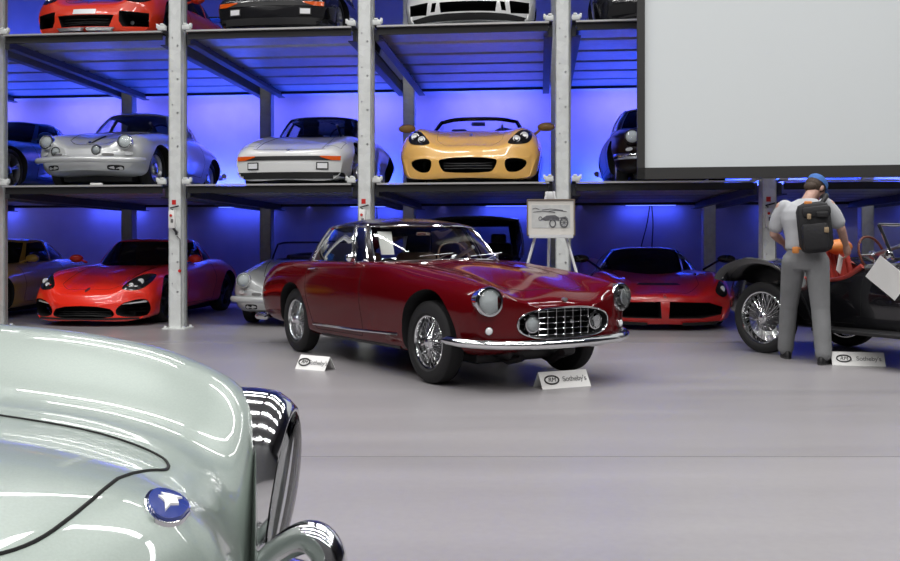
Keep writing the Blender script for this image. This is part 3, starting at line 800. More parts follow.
# ------------------------------------------------------------------ cars parked in the rack
paint('paint_silver', (.62, .64, .64), metal=.3, rough=.28); paint('paint_white', (.74, .75, .74), rough=.35); paint('paint_yellow', (.82, .47, .12), rough=.35)
paint('paint_red', (.90, .028, .010), rough=.30); paint('paint_orange_red', (.80, .045, .010), rough=.35); paint('paint_black', (.008, .008, .010), rough=.2)
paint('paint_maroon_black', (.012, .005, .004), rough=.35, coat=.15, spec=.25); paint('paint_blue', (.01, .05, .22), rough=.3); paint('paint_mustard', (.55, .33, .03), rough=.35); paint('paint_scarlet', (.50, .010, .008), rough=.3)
FWD = (-RU.x, -RU.y)
def rackpos(a, nose_d, front_x, z): return rk(a, nose_d + front_x, z)
def frame_screen(C, base, top, frame_mat, r=.016, glass='clear_glass', name='windscreen'):
    """open-car windscreen: a glass sheet between two half curves, with a frame"""
    ext = lambda P: [(p[0], -p[1], p[2]) for p in P[:0:-1]] + list(P)
    b = catmull(ext(base), 5); t = catmull(ext(top), 5); n = len(b); V = []; F = []
    for j in range(5):
        for p, q in zip(b, t): V.append(tuple(p + (q - p) * j / 4))
    for j in range(4):
        for i in range(n - 1): F.append((j * n + i, j * n + i + 1, (j + 1) * n + i + 1, (j + 1) * n + i))
    g = MB(); g.add(V, F); go = g.build(name, glass, C.root, fixn=False)
    f = MB(); f.tube(list(b) + list(t[::-1]), r, closed=True, n=8); f.build('windscreen_frame', frame_mat, go)
    return go
def cockpit(C, poly, z0=.38): C.cut([('pz', poly, z0, 1.6, 2)])
def under(C, x0, x1, w, z=.12):
    m = MB(); m.box(((x0 + x1) / 2, 0, z + .07), (x1 - x0, 2 * w, .14), bevel=.04); m.build('underbody', 'black_plastic', C.root)  # dark floor box, added to block blue light showing beneath rack cars
def badge(C, y, z, w=.022, h=.028, axis='front', mat='satin_metal'):
    return C.patch('badge', ellipse(y, z, w, h, 14), axis, mat, off=.004, thick=.01, step=.1)

# ---- bubble-nosed classic (coupe or open)
def bubble(label, pos, mat, z=0., open_=False, fogs=True, name='classic_coupe', bumper='paint_silver', head=FWD):
    C = Car(name, label, 'car', pos, head); C.inner = 'leather_black'
    d = dict(x=(-2.95, .78),
        zc=[(.78, .46), (.765, .51), (.72, .555), (.62, .60), (.45, .66), (.2, .75), (-.2, .86), (-.45, .905), (-.6, .91), (-1.8, .91), (-2.2, .84), (-2.6, .70), (-2.85, .55), (-2.95, .46)],
        yi=[(.78, .26), (0, .34), (-2.95, .3)], zi=[(.78, .46), (.765, .515), (.72, .56), (.62, .61), (.45, .67), (.2, .755), (-.2, .86), (-.6, .905), (-1.8, .91), (-2.2, .84), (-2.6, .70), (-2.95, .46)],
        yf=[(.78, .50), (.6, .575), (.2, .60), (-.4, .63), (-1.8, .66), (-2.6, .55), (-2.95, .42)],
        zf=[(.78, .52), (.765, .60), (.73, .66), (.65, .715), (.5, .755), (.2, .80), (-.2, .855), (-.6, .895), (-1.7, .905), (-2.3, .82), (-2.7, .66), (-2.95, .48)],
        yw=[(.78, .64), (.74, .70), (.6, .765), (.3, .815), (0, .83), (-1, .83), (-2.1, .84), (-2.6, .78), (-2.95, .60)],
        zw=[(.78, .46), (.3, .54), (-1, .56), (-2.2, .55), (-2.95, .42)], ys=[(.78, .58), (.5, .73), (0, .775), (-2.1, .775), (-2.6, .70), (-2.95, .54)],
        zs=[(.78, .29), (.4, .25), (-2.2, .25), (-2.95, .34)], zb=[(.78, .24), (.4, .19), (-2.2, .19), (-2.95, .30)], bow_f=(.17, 2.3, .9), bow_r=(.22, 2.2, .9), cap_f=.05, cap_r=.05)
    C.body(d, mat, nx=60)
    cp = [(-.62, .5), (-.52, 0), (-.62, -.5), (-.85, -.60), (-1.7, -.60), (-1.95, -.45), (-1.95, .45), (-1.7, .60), (-.85, .60)]
    C.cut([('arch', 0, .31, .355, .46, 1.), ('arch', -2.1, .31, .345, .46, 1.), ('pz', cp, .36, 1.6, 2)])
    sm_ = MB()
    C.seam(sm_, [(.60, 0), (.56, .22), (.42, .36), (0, .45), (-.38, .50), (-.42, 0), (-.38, -.50), (0, -.45), (.42, -.36), (.56, -.22)], 'top', closed=True, r=.004)
    for sd in ('left', 'right'): C.seam(sm_, [(-.62, .88), (-.66, .6), (-.62, .32), (-1.55, .30), (-1.62, .55), (-1.56, .89)], sd, r=.003)
    sm_.build('panel_gaps', 'seam', C.root)
    for sg in (1, -1):
        C.lamp((.690, .572 * sg, .640), .100, .10, yaw=.10 * sg, pitch=.20, ringw=.10, rim=mat if not fogs else 'chrome')
        b = C.patch('turn_signal', ellipse(.60 * sg, .475, .045, .026, 16), 'front', 'white_lens', off=.02, thick=.04)
        if fogs: C.lamp((.775 if sg > 0 else .73, .20 if sg > 0 else -.41, .515 if sg > 0 else .50), .068, .06, 'fog_light', ringw=.14)
        C.patch('air_slot', ellipse(.45 * sg, .275, .10, .035, 20, 4), 'front', 'black_void', off=.003, thick=.02)
        C.patch('horn_grille', [(.36 * sg + x, .45 + y) for x, y in ellipse(0, 0, .075, .018, 16, 4)], 'front', 'print_grey', off=.004, thick=.01)
    # bumper blade
    m = MB(); P = catmull([(.50, .79, .385), (.64, .74, .38), (.80, .52, .375), (.90, .25, .375), (.92, 0, .375), (.90, -.25, .375), (.80, -.52, .375), (.64, -.74, .38), (.50, -.79, .385)], 6)
    V = []; F = []; pr = [(0, -.042), (.022, -.03), (.035, 0), (.022, .03), (0, .042), (-.015, 0)]
    for p in P:
        n = Vector((p[0] + .9, p[1] * 1.25, 0)).normalized()
        for a, b in pr: V.append((p[0] + n.x * a, p[1] + n.y * a, p[2] + b))
    K = len(pr)
    for i in range(len(P) - 1):
        for j in range(K): F.append((i * K + j, i * K + (j + 1) % K, (i + 1) * K + (j + 1) % K, (i + 1) * K + j))
    F += [tuple(range(K)), tuple((len(P) - 1) * K + j for j in range(K))]; m.add(V, F); m.build('front_bumper', bumper, C.root, sharp=60)
    m = MB(); m.tube(catmull([(-2.5, .84, .40), (-2.8, .72, .40), (-3.06, .35, .41), (-3.1, 0, .41), (-3.06, -.35, .41), (-2.8, -.72, .40), (-2.5, -.84, .40)], 6), .045); m.build('rear_bumper', bumper, C.root)
    # hood handle with rubber strip
    h = MB(); L = C.line([(.57, 0), (.40, 0), (.1, 0)], 'top', off=.006); h.tube(L, .012, n=6); h.build('hood_strip', 'black_plastic' if fogs else 'chrome', C.root)
    h = MB(); L = C.line([(.62, 0), (.54, 0)], 'top', off=.02); h.tube(L, .020, n=8); h.build('hood_handle', 'chrome', C.root)
    under(C, -2.6, .35, .52, .10)
    C.wheels((0, -2.1), .655, R=.32, W=.16, rim=.20, style='disc', mat='satin_metal')
    for y in (.33, -.33): C.seat(-1.35, y, .40, 'leather_black', h=.46, head=False)
    C.dash(-.72, .58, .90); C.steering(-.98, .33, .93, .19)
    if not open_:
        base = [(-.42, 0, .885), (-.52, .42, .88), (-.78, .64, .875), (-1.25, .70, .875), (-1.72, .66, .875), (-2.15, .50, .83), (-2.45, .26, .74), (-2.55, 0, .71)]
        top = [(-.86, 0, 1.255), (-.90, .30, 1.25), (-1.02, .47, 1.235), (-1.28, .51, 1.255), (-1.58, .48, 1.235), (-1.78, .37, 1.19), (-1.90, .20, 1.14), (-1.93, 0, 1.135)]
        C.greenhouse(base, top, mat, [(-1.78, 1.78, .08, .94, 'windscreen'), (2.1, 3.15, .08, .92, 'side_window', True), (3.25, 4.2, .10, .9, 'quarter_window', True), (5.6, 8.4, .35, .9, 'rear_window')], dome=.07, bulge=.03, trim='satin_metal', trim_r=.008)
    else:
        frame_screen(C, [(-.46, 0, .89), (-.56, .42, .885), (-.78, .62, .88)], [(-.68, 0, 1.17), (-.76, .40, 1.165), (-.92, .56, 1.14)], 'dark_metal', .015)
        m = MB(); m.tube(catmull([(-1.75, .62, .92), (-2.0, .45, .95), (-2.08, 0, .96), (-2.0, -.45, .95), (-1.75, -.62, .92)], 6), .055); m.build('folded_hood', 'leather_black', C.root)
    return C
bubble('silver bubble-nosed classic coupe with chrome fog lights on the lower platform', rackpos(-1.42, .10, .9, Z1), 'paint_silver')
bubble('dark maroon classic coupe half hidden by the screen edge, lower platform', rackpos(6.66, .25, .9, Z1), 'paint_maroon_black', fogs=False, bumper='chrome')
bubble('silver open classic with low windscreen, parked on floor behind the red coupe tail', rackpos(1.36, .25, .9, 0), 'paint_silver', open_=True, fogs=False, name='classic_roadster')

# ---- wedge-nosed coupe
def wedge(label, pos, mat):
    C = Car('wedge_nosed_coupe', label, 'car', pos, FWD); C.inner = 'leather_black'
    d = dict(x=(-3.35, .80),
        zc=[(.80, .435), (.79, .465), (.76, .485), (.6, .535), (.2, .655), (-.3, .79), (-.55, .83), (-2, .86), (-2.8, .74), (-3.2, .62), (-3.35, .52)],
        zf=[(.80, .435), (.79, .47), (.76, .50), (.6, .575), (.3, .67), (0, .74), (-.4, .815), (-1.2, .86), (-2, .89), (-2.8, .77), (-3.35, .52)],
        yi=.42, yf=[(.80, .58), (.3, .63), (-1, .66), (-2.2, .70), (-3.35, .55)],
        yw=[(.80, .735), (.74, .76), (.4, .82), (0, .86), (-.8, .83), (-1.5, .84), (-2.2, .93), (-3, .87), (-3.35, .72)], zw=[(.80, .36), (.3, .50), (-1, .56), (-3, .55), (-3.35, .42)],
        ys=[(.80, .70), (.4, .78), (-1.5, .78), (-2.2, .86), (-3.35, .68)], zs=[(.80, .16), (0, .20), (-3.35, .32)], zb=[(.80, .09), (0, .14), (-3.35, .26)], bow_f=(.10, 2.6, .8), bow_r=(.15, 2.2, .7), cap_f=.015)
    C.body(d, mat, nx=56)
    cp = [(-.68, .45), (-.6, 0), (-.68, -.45), (-.95, -.62), (-1.75, -.60), (-2.1, -.45), (-2.1, .45), (-1.75, .60), (-.95, .62)]
    C.cut([('arch', 0, .31, .365, .46, 1.1), ('arch', -2.27, .32, .37, .46, 1.1), ('pz', cp, .36, 1.6, 2)])
    sm_ = MB()
    C.seam(sm_, [(.68, .46), (.3, .47), (-.5, .40), (-.55, 0), (-.5, -.40), (.3, -.47), (.68, -.46)], 'top', r=.004); C.seam(sm_, [(.70, .50), (.70, 0), (.70, -.50)], 'top', r=.004)
    for sg in (1, -1): C.seam(sm_, [(.60, .50 * sg), (.34, .50 * sg), (.34, .72 * sg), (.60, .70 * sg)], 'top', r=.003, closed=True)
    sm_.build('panel_gaps', 'seam', C.root)
    C.patch('bumper_strip', [(-.60, .352), (.60, .352), (.60, .408), (-.60, .408)], 'front', 'black_plastic', off=.008, thick=.03)
    C.patch('lower_spoiler', [(-.74, .10), (.74, .10), (.735, .19), (-.735, .19)], 'front', 'black_plastic', off=.012, thick=.04)
    for sg in (1, -1):
        C.patch('turn_signal', [(.60 * sg, .352), (.715 * sg, .352), (.715 * sg, .408), (.45 * sg, .408), (.45 * sg, .395)], 'front', 'orange_lens', off=.012, thick=.03)
        C.patch('fog_light_housing', [(.40 * sg, .225), (.56 * sg, .225), (.56 * sg, .325), (.40 * sg, .325)], 'front', 'black_plastic', off=.010, thick=.03)
        C.patch('fog_light', [(.415 * sg, .24), (.545 * sg, .24), (.545 * sg, .31), (.415 * sg, .31)], 'front', 'lamp_inner', off=.016, thick=.02)
    badge(C, 0, .50, .022, .02)
    under(C, -3.0, .45, .55, .08)
    C.wheels((0, -2.27), .69, R=.315, W=.2, rim=.205, style='alloy', mat='satin_metal')
    for y in (.34, -.34): C.seat(-1.45, y, .38, 'leather_black', h=.55)
    C.dash(-.80, .58, .84); C.steering(-1.05, .34, .88, .18)
    base = [(-.52, 0, .80), (-.60, .40, .80), (-.85, .63, .815), (-1.35, .70, .83), (-1.85, .68, .845), (-2.45, .54, .80), (-2.8, .28, .73), (-2.88, 0, .71)]
    top = [(-1.02, 0, 1.20), (-1.05, .32, 1.195), (-1.16, .50, 1.18), (-1.45, .54, 1.195), (-1.75, .51, 1.18), (-1.98, .40, 1.15), (-2.1, .2, 1.12), (-2.13, 0, 1.115)]
    C.greenhouse(base, top, 'paint_black', [(-1.86, 1.86, .05, .95, 'windscreen'), (2.08, 3.2, .06, .93, 'side_window', True), (3.3, 4.2, .08, .9, 'quarter_window', True), (5.4, 8.6, .2, .9, 'rear_window')], dome=.05, bulge=.02)
    m = MB(); m.prism([(-3.3, .72), (-2.7, .80), (-2.75, .85), (-3.4, .86), (-3.42, .80)], 'y', -.7, .7); m.build('whale_tail', mat, C.root)
    return C
wedge('white wedge-nosed coupe with black bumper strip and orange lights, lower platform', rackpos(1.46, .28, .8, Z1), 'paint_white')
wedge('black wedge-nosed coupe cut off by the top frame edge, orange lights showing', rackpos(1.26, .14, .8, Z2), 'paint_black')

# ---- modern sports cars
def modern(label, pos, mat, kind, glass='dark_glass', name='sports_coupe'):
    C = Car(name, label, 'car', pos, FWD); C.inner = 'leather_black'
    d = dict(x=(-3.35, .92),
        zc=[(.92, .36), (.91, .40), (.87, .445), (.7, .53), (.3, .66), (-.2, .775), (-.5, .82), (-2, .86), (-2.8, .80), (-3.25, .70), (-3.35, .60)],
        zi=[(.92, .36), (.91, .40), (.87, .455), (.7, .54), (.3, .66), (-.2, .775), (-.5, .82), (-2, .87), (-2.8, .80), (-3.25, .70), (-3.35, .60)],
        yi=.40, zf=[(.92, .37), (.91, .43), (.87, .51), (.75, .615), (.55, .70), (.3, .755), (0, .785), (-.5, .82), (-1.2, .86), (-2.2, .90), (-2.9, .84), (-3.35, .62)],
        yf=[(.92, .55), (.6, .64), (.2, .68), (-1, .68), (-2.3, .72), (-3.35, .55)],
        yw=[(.92, .77), (.88, .82), (.6, .88), (.1, .90), (-1, .87), (-1.6, .88), (-2.4, .925), (-3.1, .86), (-3.35, .74)], zw=[(.92, .34), (.3, .48), (-1, .55), (-2.4, .60), (-3.35, .5)],
        ys=[(.92, .76), (.6, .84), (-1.5, .83), (-2.4, .86), (-3.35, .68)], zs=[(.92, .13), (0, .17), (-3.35, .28)], zb=[(.92, .085), (0, .12), (-3.35, .22)], bow_f=(.25, 2.4, 1.0), bow_r=(.2, 2.2, .8), cap_f=.035)
    C.body(d, mat, nx=60)
    cuts = [('arch', 0, .325, .37, .5, 1.2), ('arch', -2.43, .33, .375, .5, 1.2)]
    bl = 'black_plastic'
    M2 = lambda P: [P, mir(P)]
    if kind == 'cayman':
        cuts += [('px', sm([(-.40, .135), (.40, .135), (.44, .17), (.38, .25), (-.38, .25), (-.44, .17)], 4), .6, 1.2, 1)]
        for P in M2(sm([(.48, .16), (.80, .15), (.84, .28), (.80, .37), (.56, .33), (.46, .23)], 4)): cuts += [('px', P, .3, 1.3, 1)]
    elif kind == 'gt3rs':
        cuts += [('px', [(-.34, .13), (.34, .13), (.40, .29), (-.40, .29)], .6, 1.2, 1)]
        for P in M2([(.50, .14), (.80, .17), (.80, .36), (.46, .36), (.46, .22)]): cuts += [('px', P, .3, 1.3, 1)]
    elif kind == 'gt3':
        cuts += [('px', [(-.36, .20), (.36, .20), (.38, .34), (-.38, .34)], .6, 1.2, 1)]
        for P in M2([(.44, .22), (.50, .22), (.48, .34), (.42, .34)]): cuts += [('px', P, .6, 1.2, 1)]
        for P in M2([(.56, .19), (.80, .22), (.80, .36), (.54, .36)]): cuts += [('px', P, .3, 1.3, 1)]
    C.cut(cuts)
    sm_ = MB()
    C.seam(sm_, [(.76, 0), (.74, .3), (.62, .44), (.1, .48), (-.42, .50), (-.5, 0), (-.42, -.50), (.1, -.48), (.62, -.44), (.74, -.3)], 'top', closed=True, r=.003)
    for sd in ('left', 'right'): C.seam(sm_, [(-.66, .80), (-.70, .5), (-.66, .24), (-1.75, .24), (-1.85, .6), (-1.80, .84)], sd, r=.003)
    sm_.build('panel_gaps', 'seam', C.root)
    for sg in (1, -1):
        hl = [(sg * a, b) for a, b in sm([(.50, .53), (.62, .50), (.74, .52), (.80, .60), (.78, .70), (.70, .715), (.60, .66)], 4)] if kind != 'r' else []
        o = C.patch('headlight', hl, 'front', 'black_gloss', off=.006, thick=.02)
        for (yy, zz, rr) in ((.70, .615, .042), (.61, .57, .03)):
            l, n = C.hit(yy * sg, zz, 'front')
            if l:
                e = MB(); e.rev([(-.02, rr), (.012, rr), (.014, rr * .8), (.006, 0)], 'x', (l.x, l.y, l.z), 20); e.build('lamp_unit', 'lamp_inner', o)
        if kind == 'cayman':
            C.patch('intake_strut', [(sg * .50, .30), (sg * .82, .33), (sg * .82, .355), (sg * .52, .32)], 'front', 'white_lens', off=-.03, thick=.03)
            for k in range(4):
                pass
            m = MB()
            for zz in (.19, .24, .29): m.tube([(.60, .50 * sg, zz), (.42, .80 * sg, zz)], .007, n=5)
            m.build('intake_grille', bl, C.root)
        if kind in ('gt3rs', 'gt3'):
            l, n = C.hit(.54 * sg, .27, 'front')
            C.lamp((.60 if kind == 'gt3rs' else .5, .53 * sg, .25), .034, .03, 'daytime_light', ringw=.1)
            m = MB()
            for zz in (.18, .22, .26, .30): m.tube([(.58, .50 * sg, zz), (.38, .80 * sg, zz)], .006, n=5)
            m.build('intake_grille', bl, C.root)
        m = MB(); m.tube([(-.70, .78 * sg, .86), (-.72, .90 * sg, .90)], .018); m.sphere((-.72, .96 * sg, .92), (.07, .11, .065)); m.build('door_mirror', mat, C.root)
    if kind == 'cayman':
        m = MB(); m.tube(C.line([(-.40, .135), (.40, .135)], 'front', off=-.05), .01); 
        for zz in (.17, .205): m.tube(C.line([(-.40, zz), (.40, zz)], 'front', off=-.06), .006, n=5)
        m.build('grille_mesh', bl, C.root)
        C.patch('front_lip', [(-.80, .10), (.80, .10), (.80, .125), (-.80, .125)], 'front', bl, off=.01, thick=.03)
    if kind == 'gt3rs':
        C.patch('front_splitter', [(-.36, .085), (.36, .085), (.40, .125), (-.40, .125)], 'front', 'satin_metal', off=.03, thick=.06)
        m = MB()
        for zz in (.165, .20, .24): m.tube(C.line([(-.34, zz), (.34, zz)], 'front', off=-.06), .006, n=5)
        m.build('grille_mesh', bl, C.root)
        C.patch('number_plate', [(-.16, .30), (.16, .30), (.16, .37), (-.16, .37)], 'front', 'white_lens', off=.008, thick=.02)
        m = MB(); m.box((-3.2, 0, 1.25), (.34, 1.75, .03), bevel=.01)
        for sg in (1, -1): m.box((-3.15, .5 * sg, 1.0), (.12, .02, .5)); m.box((-3.2, .87 * sg, 1.22), (.36, .02, .2))
        m.build('rear_wing', bl, C.root)
    if kind == 'gt3':
        C.patch('front_spoiler', [(-.75, .098), (.75, .098), (.77, .15), (.5, .175), (0, .18), (-.5, .175), (-.77, .15)], 'front', 'black_void', off=.02, thick=.05)
    if kind == 'dark':
        C.patch('front_intake', [(-.7, .14), (.7, .14), (.66, .28), (-.66, .28)], 'front', 'black_void', off=.004, thick=.02)
    badge(C, 0, .50)
    under(C, -3.0, .5, .58, .07)
    C.wheels((0, -2.43), .74, R=.325, W=.22, rim=.245, style='twin', mat='dark_metal' if kind != 'blue' else 'satin_metal')
    base = [(-.42, 0, .785), (-.52, .42, .785), (-.88, .68, .80), (-1.45, .735, .83), (-2.0, .71, .855), (-2.6, .52, .84), (-2.95, .26, .80), (-3.0, 0, .79)]
    top = [(-1.08, 0, 1.215), (-1.11, .33, 1.21), (-1.24, .53, 1.195), (-1.52, .57, 1.215), (-1.85, .54, 1.19), (-2.08, .40, 1.155), (-2.2, .2, 1.135), (-2.23, 0, 1.13)]
    C.greenhouse(base, top, mat, [(-1.86, 1.86, .04, .95, 'windscreen'), (2.08, 3.3, .08, .92, 'side_window', True), (3.38, 4.3, .12, .88, 'quarter_window', True), (5.4, 8.6, .2, .9, 'rear_window')], dome=.05, bulge=.035, glass=glass)
    return C
modern('bright red sports coupe with black side intakes, on the floor in leftmost bay', rackpos(-1.40, .18, .92, 0), 'paint_red', 'cayman')
modern('orange-red winged sports car cut off by the top frame edge, upper left', rackpos(-1.33, .12, .92, Z2), 'paint_orange_red', 'gt3rs')
modern('white sports car with black vents cut off by the top frame edge', rackpos(3.93, .12, .92, Z2), 'paint_white', 'gt3')
modern('black sports car next to the screen top, cut off by the frame', rackpos(6.45, .15, .92, Z2), 'paint_black', 'dark')
modern('mustard yellow sports car behind the left frame edge, on the floor', rackpos(-4.12, .3, .92, 0), 'paint_mustard', 'plain')
modern('blue sports car behind the silver bubble-nosed coupe, far left of lower platform', rackpos(-3.85, .2, .92, Z1), 'paint_blue', 'blue')

# ---- yellow open supercar
def roadster():
    C = Car('supercar_roadster', 'yellow open-top supercar with round twin headlights on the lower platform', 'car', rackpos(3.93, .12, .95, Z1), FWD); C.inner = 'leather_black'
    d = dict(x=(-3.62, .95),
        zc=[(.95, .36), (.935, .42), (.88, .475), (.7, .55), (.4, .68), (0, .80), (-.3, .83), (-.6, .83), (-2, .84), (-3, .82), (-3.5, .72), (-3.62, .6)],
        zi=[(.95, .36), (.935, .42), (.88, .48), (.7, .56), (.4, .70), (0, .80), (-.3, .83), (-.6, .83), (-2, .85), (-3, .82), (-3.62, .6)], yi=.40,
        zf=[(.95, .37), (.935, .44), (.88, .53), (.75, .645), (.55, .745), (.3, .80), (0, .82), (-.5, .80), (-1.2, .82), (-2.3, .92), (-3, .90), (-3.62, .62)],
        yf=[(.95, .55), (.7, .64), (.3, .68), (-1, .68), (-2.6, .74), (-3.62, .6)],
        yw=[(.95, .80), (.91, .85), (.7, .90), (.2, .935), (-1, .91), (-1.6, .92), (-2.6, .965), (-3.3, .90), (-3.62, .80)], zw=[(.95, .36), (.3, .5), (-1, .55), (-2.6, .6), (-3.62, .5)],
        ys=[(.95, .76), (.7, .84), (-1, .86), (-2.6, .9), (-3.62, .7)], zs=[(.95, .12), (0, .17), (-3.62, .26)], zb=[(.95, .08), (0, .11), (-3.62, .2)], bow_f=(.24, 2.6, 1.0), bow_r=(.2, 2.4, .7), cap_f=.03)
    C.body(d, 'paint_yellow', nx=64)
    cp = [(-.78, .45), (-.7, 0), (-.78, -.45), (-1.0, -.62), (-1.75, -.62), (-2.0, -.5), (-2.0, .5), (-1.75, .62), (-1.0, .62)]
    M2 = lambda P: [P, mir(P)]
    c = [('arch', 0, .325, .375, .5, 1.2), ('arch', -2.73, .34, .39, .5, 1.2), ('px', sm([(-.31, .17), (-.25, .15), (.25, .15), (.31, .17), (.365, .29), (.34, .32), (-.34, .32), (-.365, .29)], 4), .55, 1.3, 1)]
    for P in M2(sm([(.50, .165), (.63, .17), (.73, .26), (.72, .315), (.49, .325), (.46, .27)], 4)): c += [('px', P, .3, 1.3, 1)]
    C.cut(c + [('pz', cp, .3, 1.6, 2)])
    m = MB()
    for zz in (.20, .235, .27): m.tube(C.line([(-.31, zz), (.31, zz)], 'front', off=-.05), .006, n=5)
    m.build('grille_mesh', 'black_plastic', C.root)
    sm_ = MB(); C.seam(sm_, [(.80, 0), (.78, .3), (.60, .42), (.1, .46), (-.5, .50), (-.62, 0), (-.5, -.50), (.1, -.46), (.60, -.42), (.78, -.3)], 'top', closed=True, r=.002)
    for sd in ('left', 'right'): C.seam(sm_, [(-.75, .78), (-.8, .5), (-.7, .24), (-1.7, .24), (-1.85, .6), (-1.8, .82)], sd, r=.003)
    sm_.build('panel_gaps', 'seam', C.root)
    for sg in (1, -1):
        hl = [(sg * a, b) for a, b in sm([(.50, .535), (.66, .525), (.76, .56), (.80, .66), (.76, .735), (.66, .73), (.575, .65)], 4)]
        o = C.patch('headlight', hl, 'front', 'black_gloss', off=.006, thick=.02, step=.03)
        for (yy, zz, rr) in ((.70, .645, .052), (.605, .595, .046)):
            l, n = C.hit(yy * sg, zz, 'front')
            q = Vector((1, .15 * sg, .35)).normalized().to_track_quat('X', 'Z').to_matrix().to_4x4()
            e = MB(); e.rev([(-.02, rr), (.016, rr), (.02, rr * .85), (.004, rr * .8), (-.004, rr * .45), (.014, rr * .40), (.016, 0)], 'x', (0, 0, 0), 24); e.xf(Matrix.Translation(l) @ q); e.build('lamp_unit', 'lamp_inner', o)
        C.patch('side_marker', [(.875 * sg, .46), (.905 * sg, .46), (.905 * sg, .50), (.875 * sg, .50)], 'front', 'orange_lens', off=.004, thick=.03, step=.1)
        m = MB(); m.tube([(-.62, .80 * sg, .80), (-.60, .90 * sg, .88)], .022); m.sphere((-.60, .99 * sg, .925), (.075, .125, .065)); m.build('door_mirror', 'paint_yellow', C.root)
        h = MB(); h.tube(catmull([(-2.1, .16 * sg, .84), (-2.1, .18 * sg, 1.02), (-2.1, .34 * sg, 1.06), (-2.1, .50 * sg, 1.02), (-2.1, .53 * sg, .84)], 5), .03); h.build('roll_hoop', 'black_plastic', C.root)
        C.seat(-1.55, .36 * sg, .28, 'leather_black', h=.56)
        b = MB(); b.rev([(0, .3), (0, .32)], 'x') if False else None
    badge(C, 0, .70, .024, .03)
    frame_screen(C, [(-.38, 0, .80), (-.48, .42, .80), (-.85, .70, .80)], [(-1.02, 0, 1.115), (-1.06, .34, 1.11), (-1.22, .56, 1.09)], 'black_gloss', .03)
    C.dash(-.92, .6, .82); C.steering(-1.18, .36, .84, .18)
    m = MB(); m.box((-1.05, 0, 1.04), (.02, .20, .06), bevel=.02); m.build('rear_view_mirror', 'black_plastic', C.root)
    under(C, -3.2, .5, .58, .07)
    C.wheels((0, -2.73), .76, R=.33, W=.24, rim=.25, style='alloy', mat='satin_metal')
    C.root.scale = (1.03, 1.045, 1.02)
roadster()

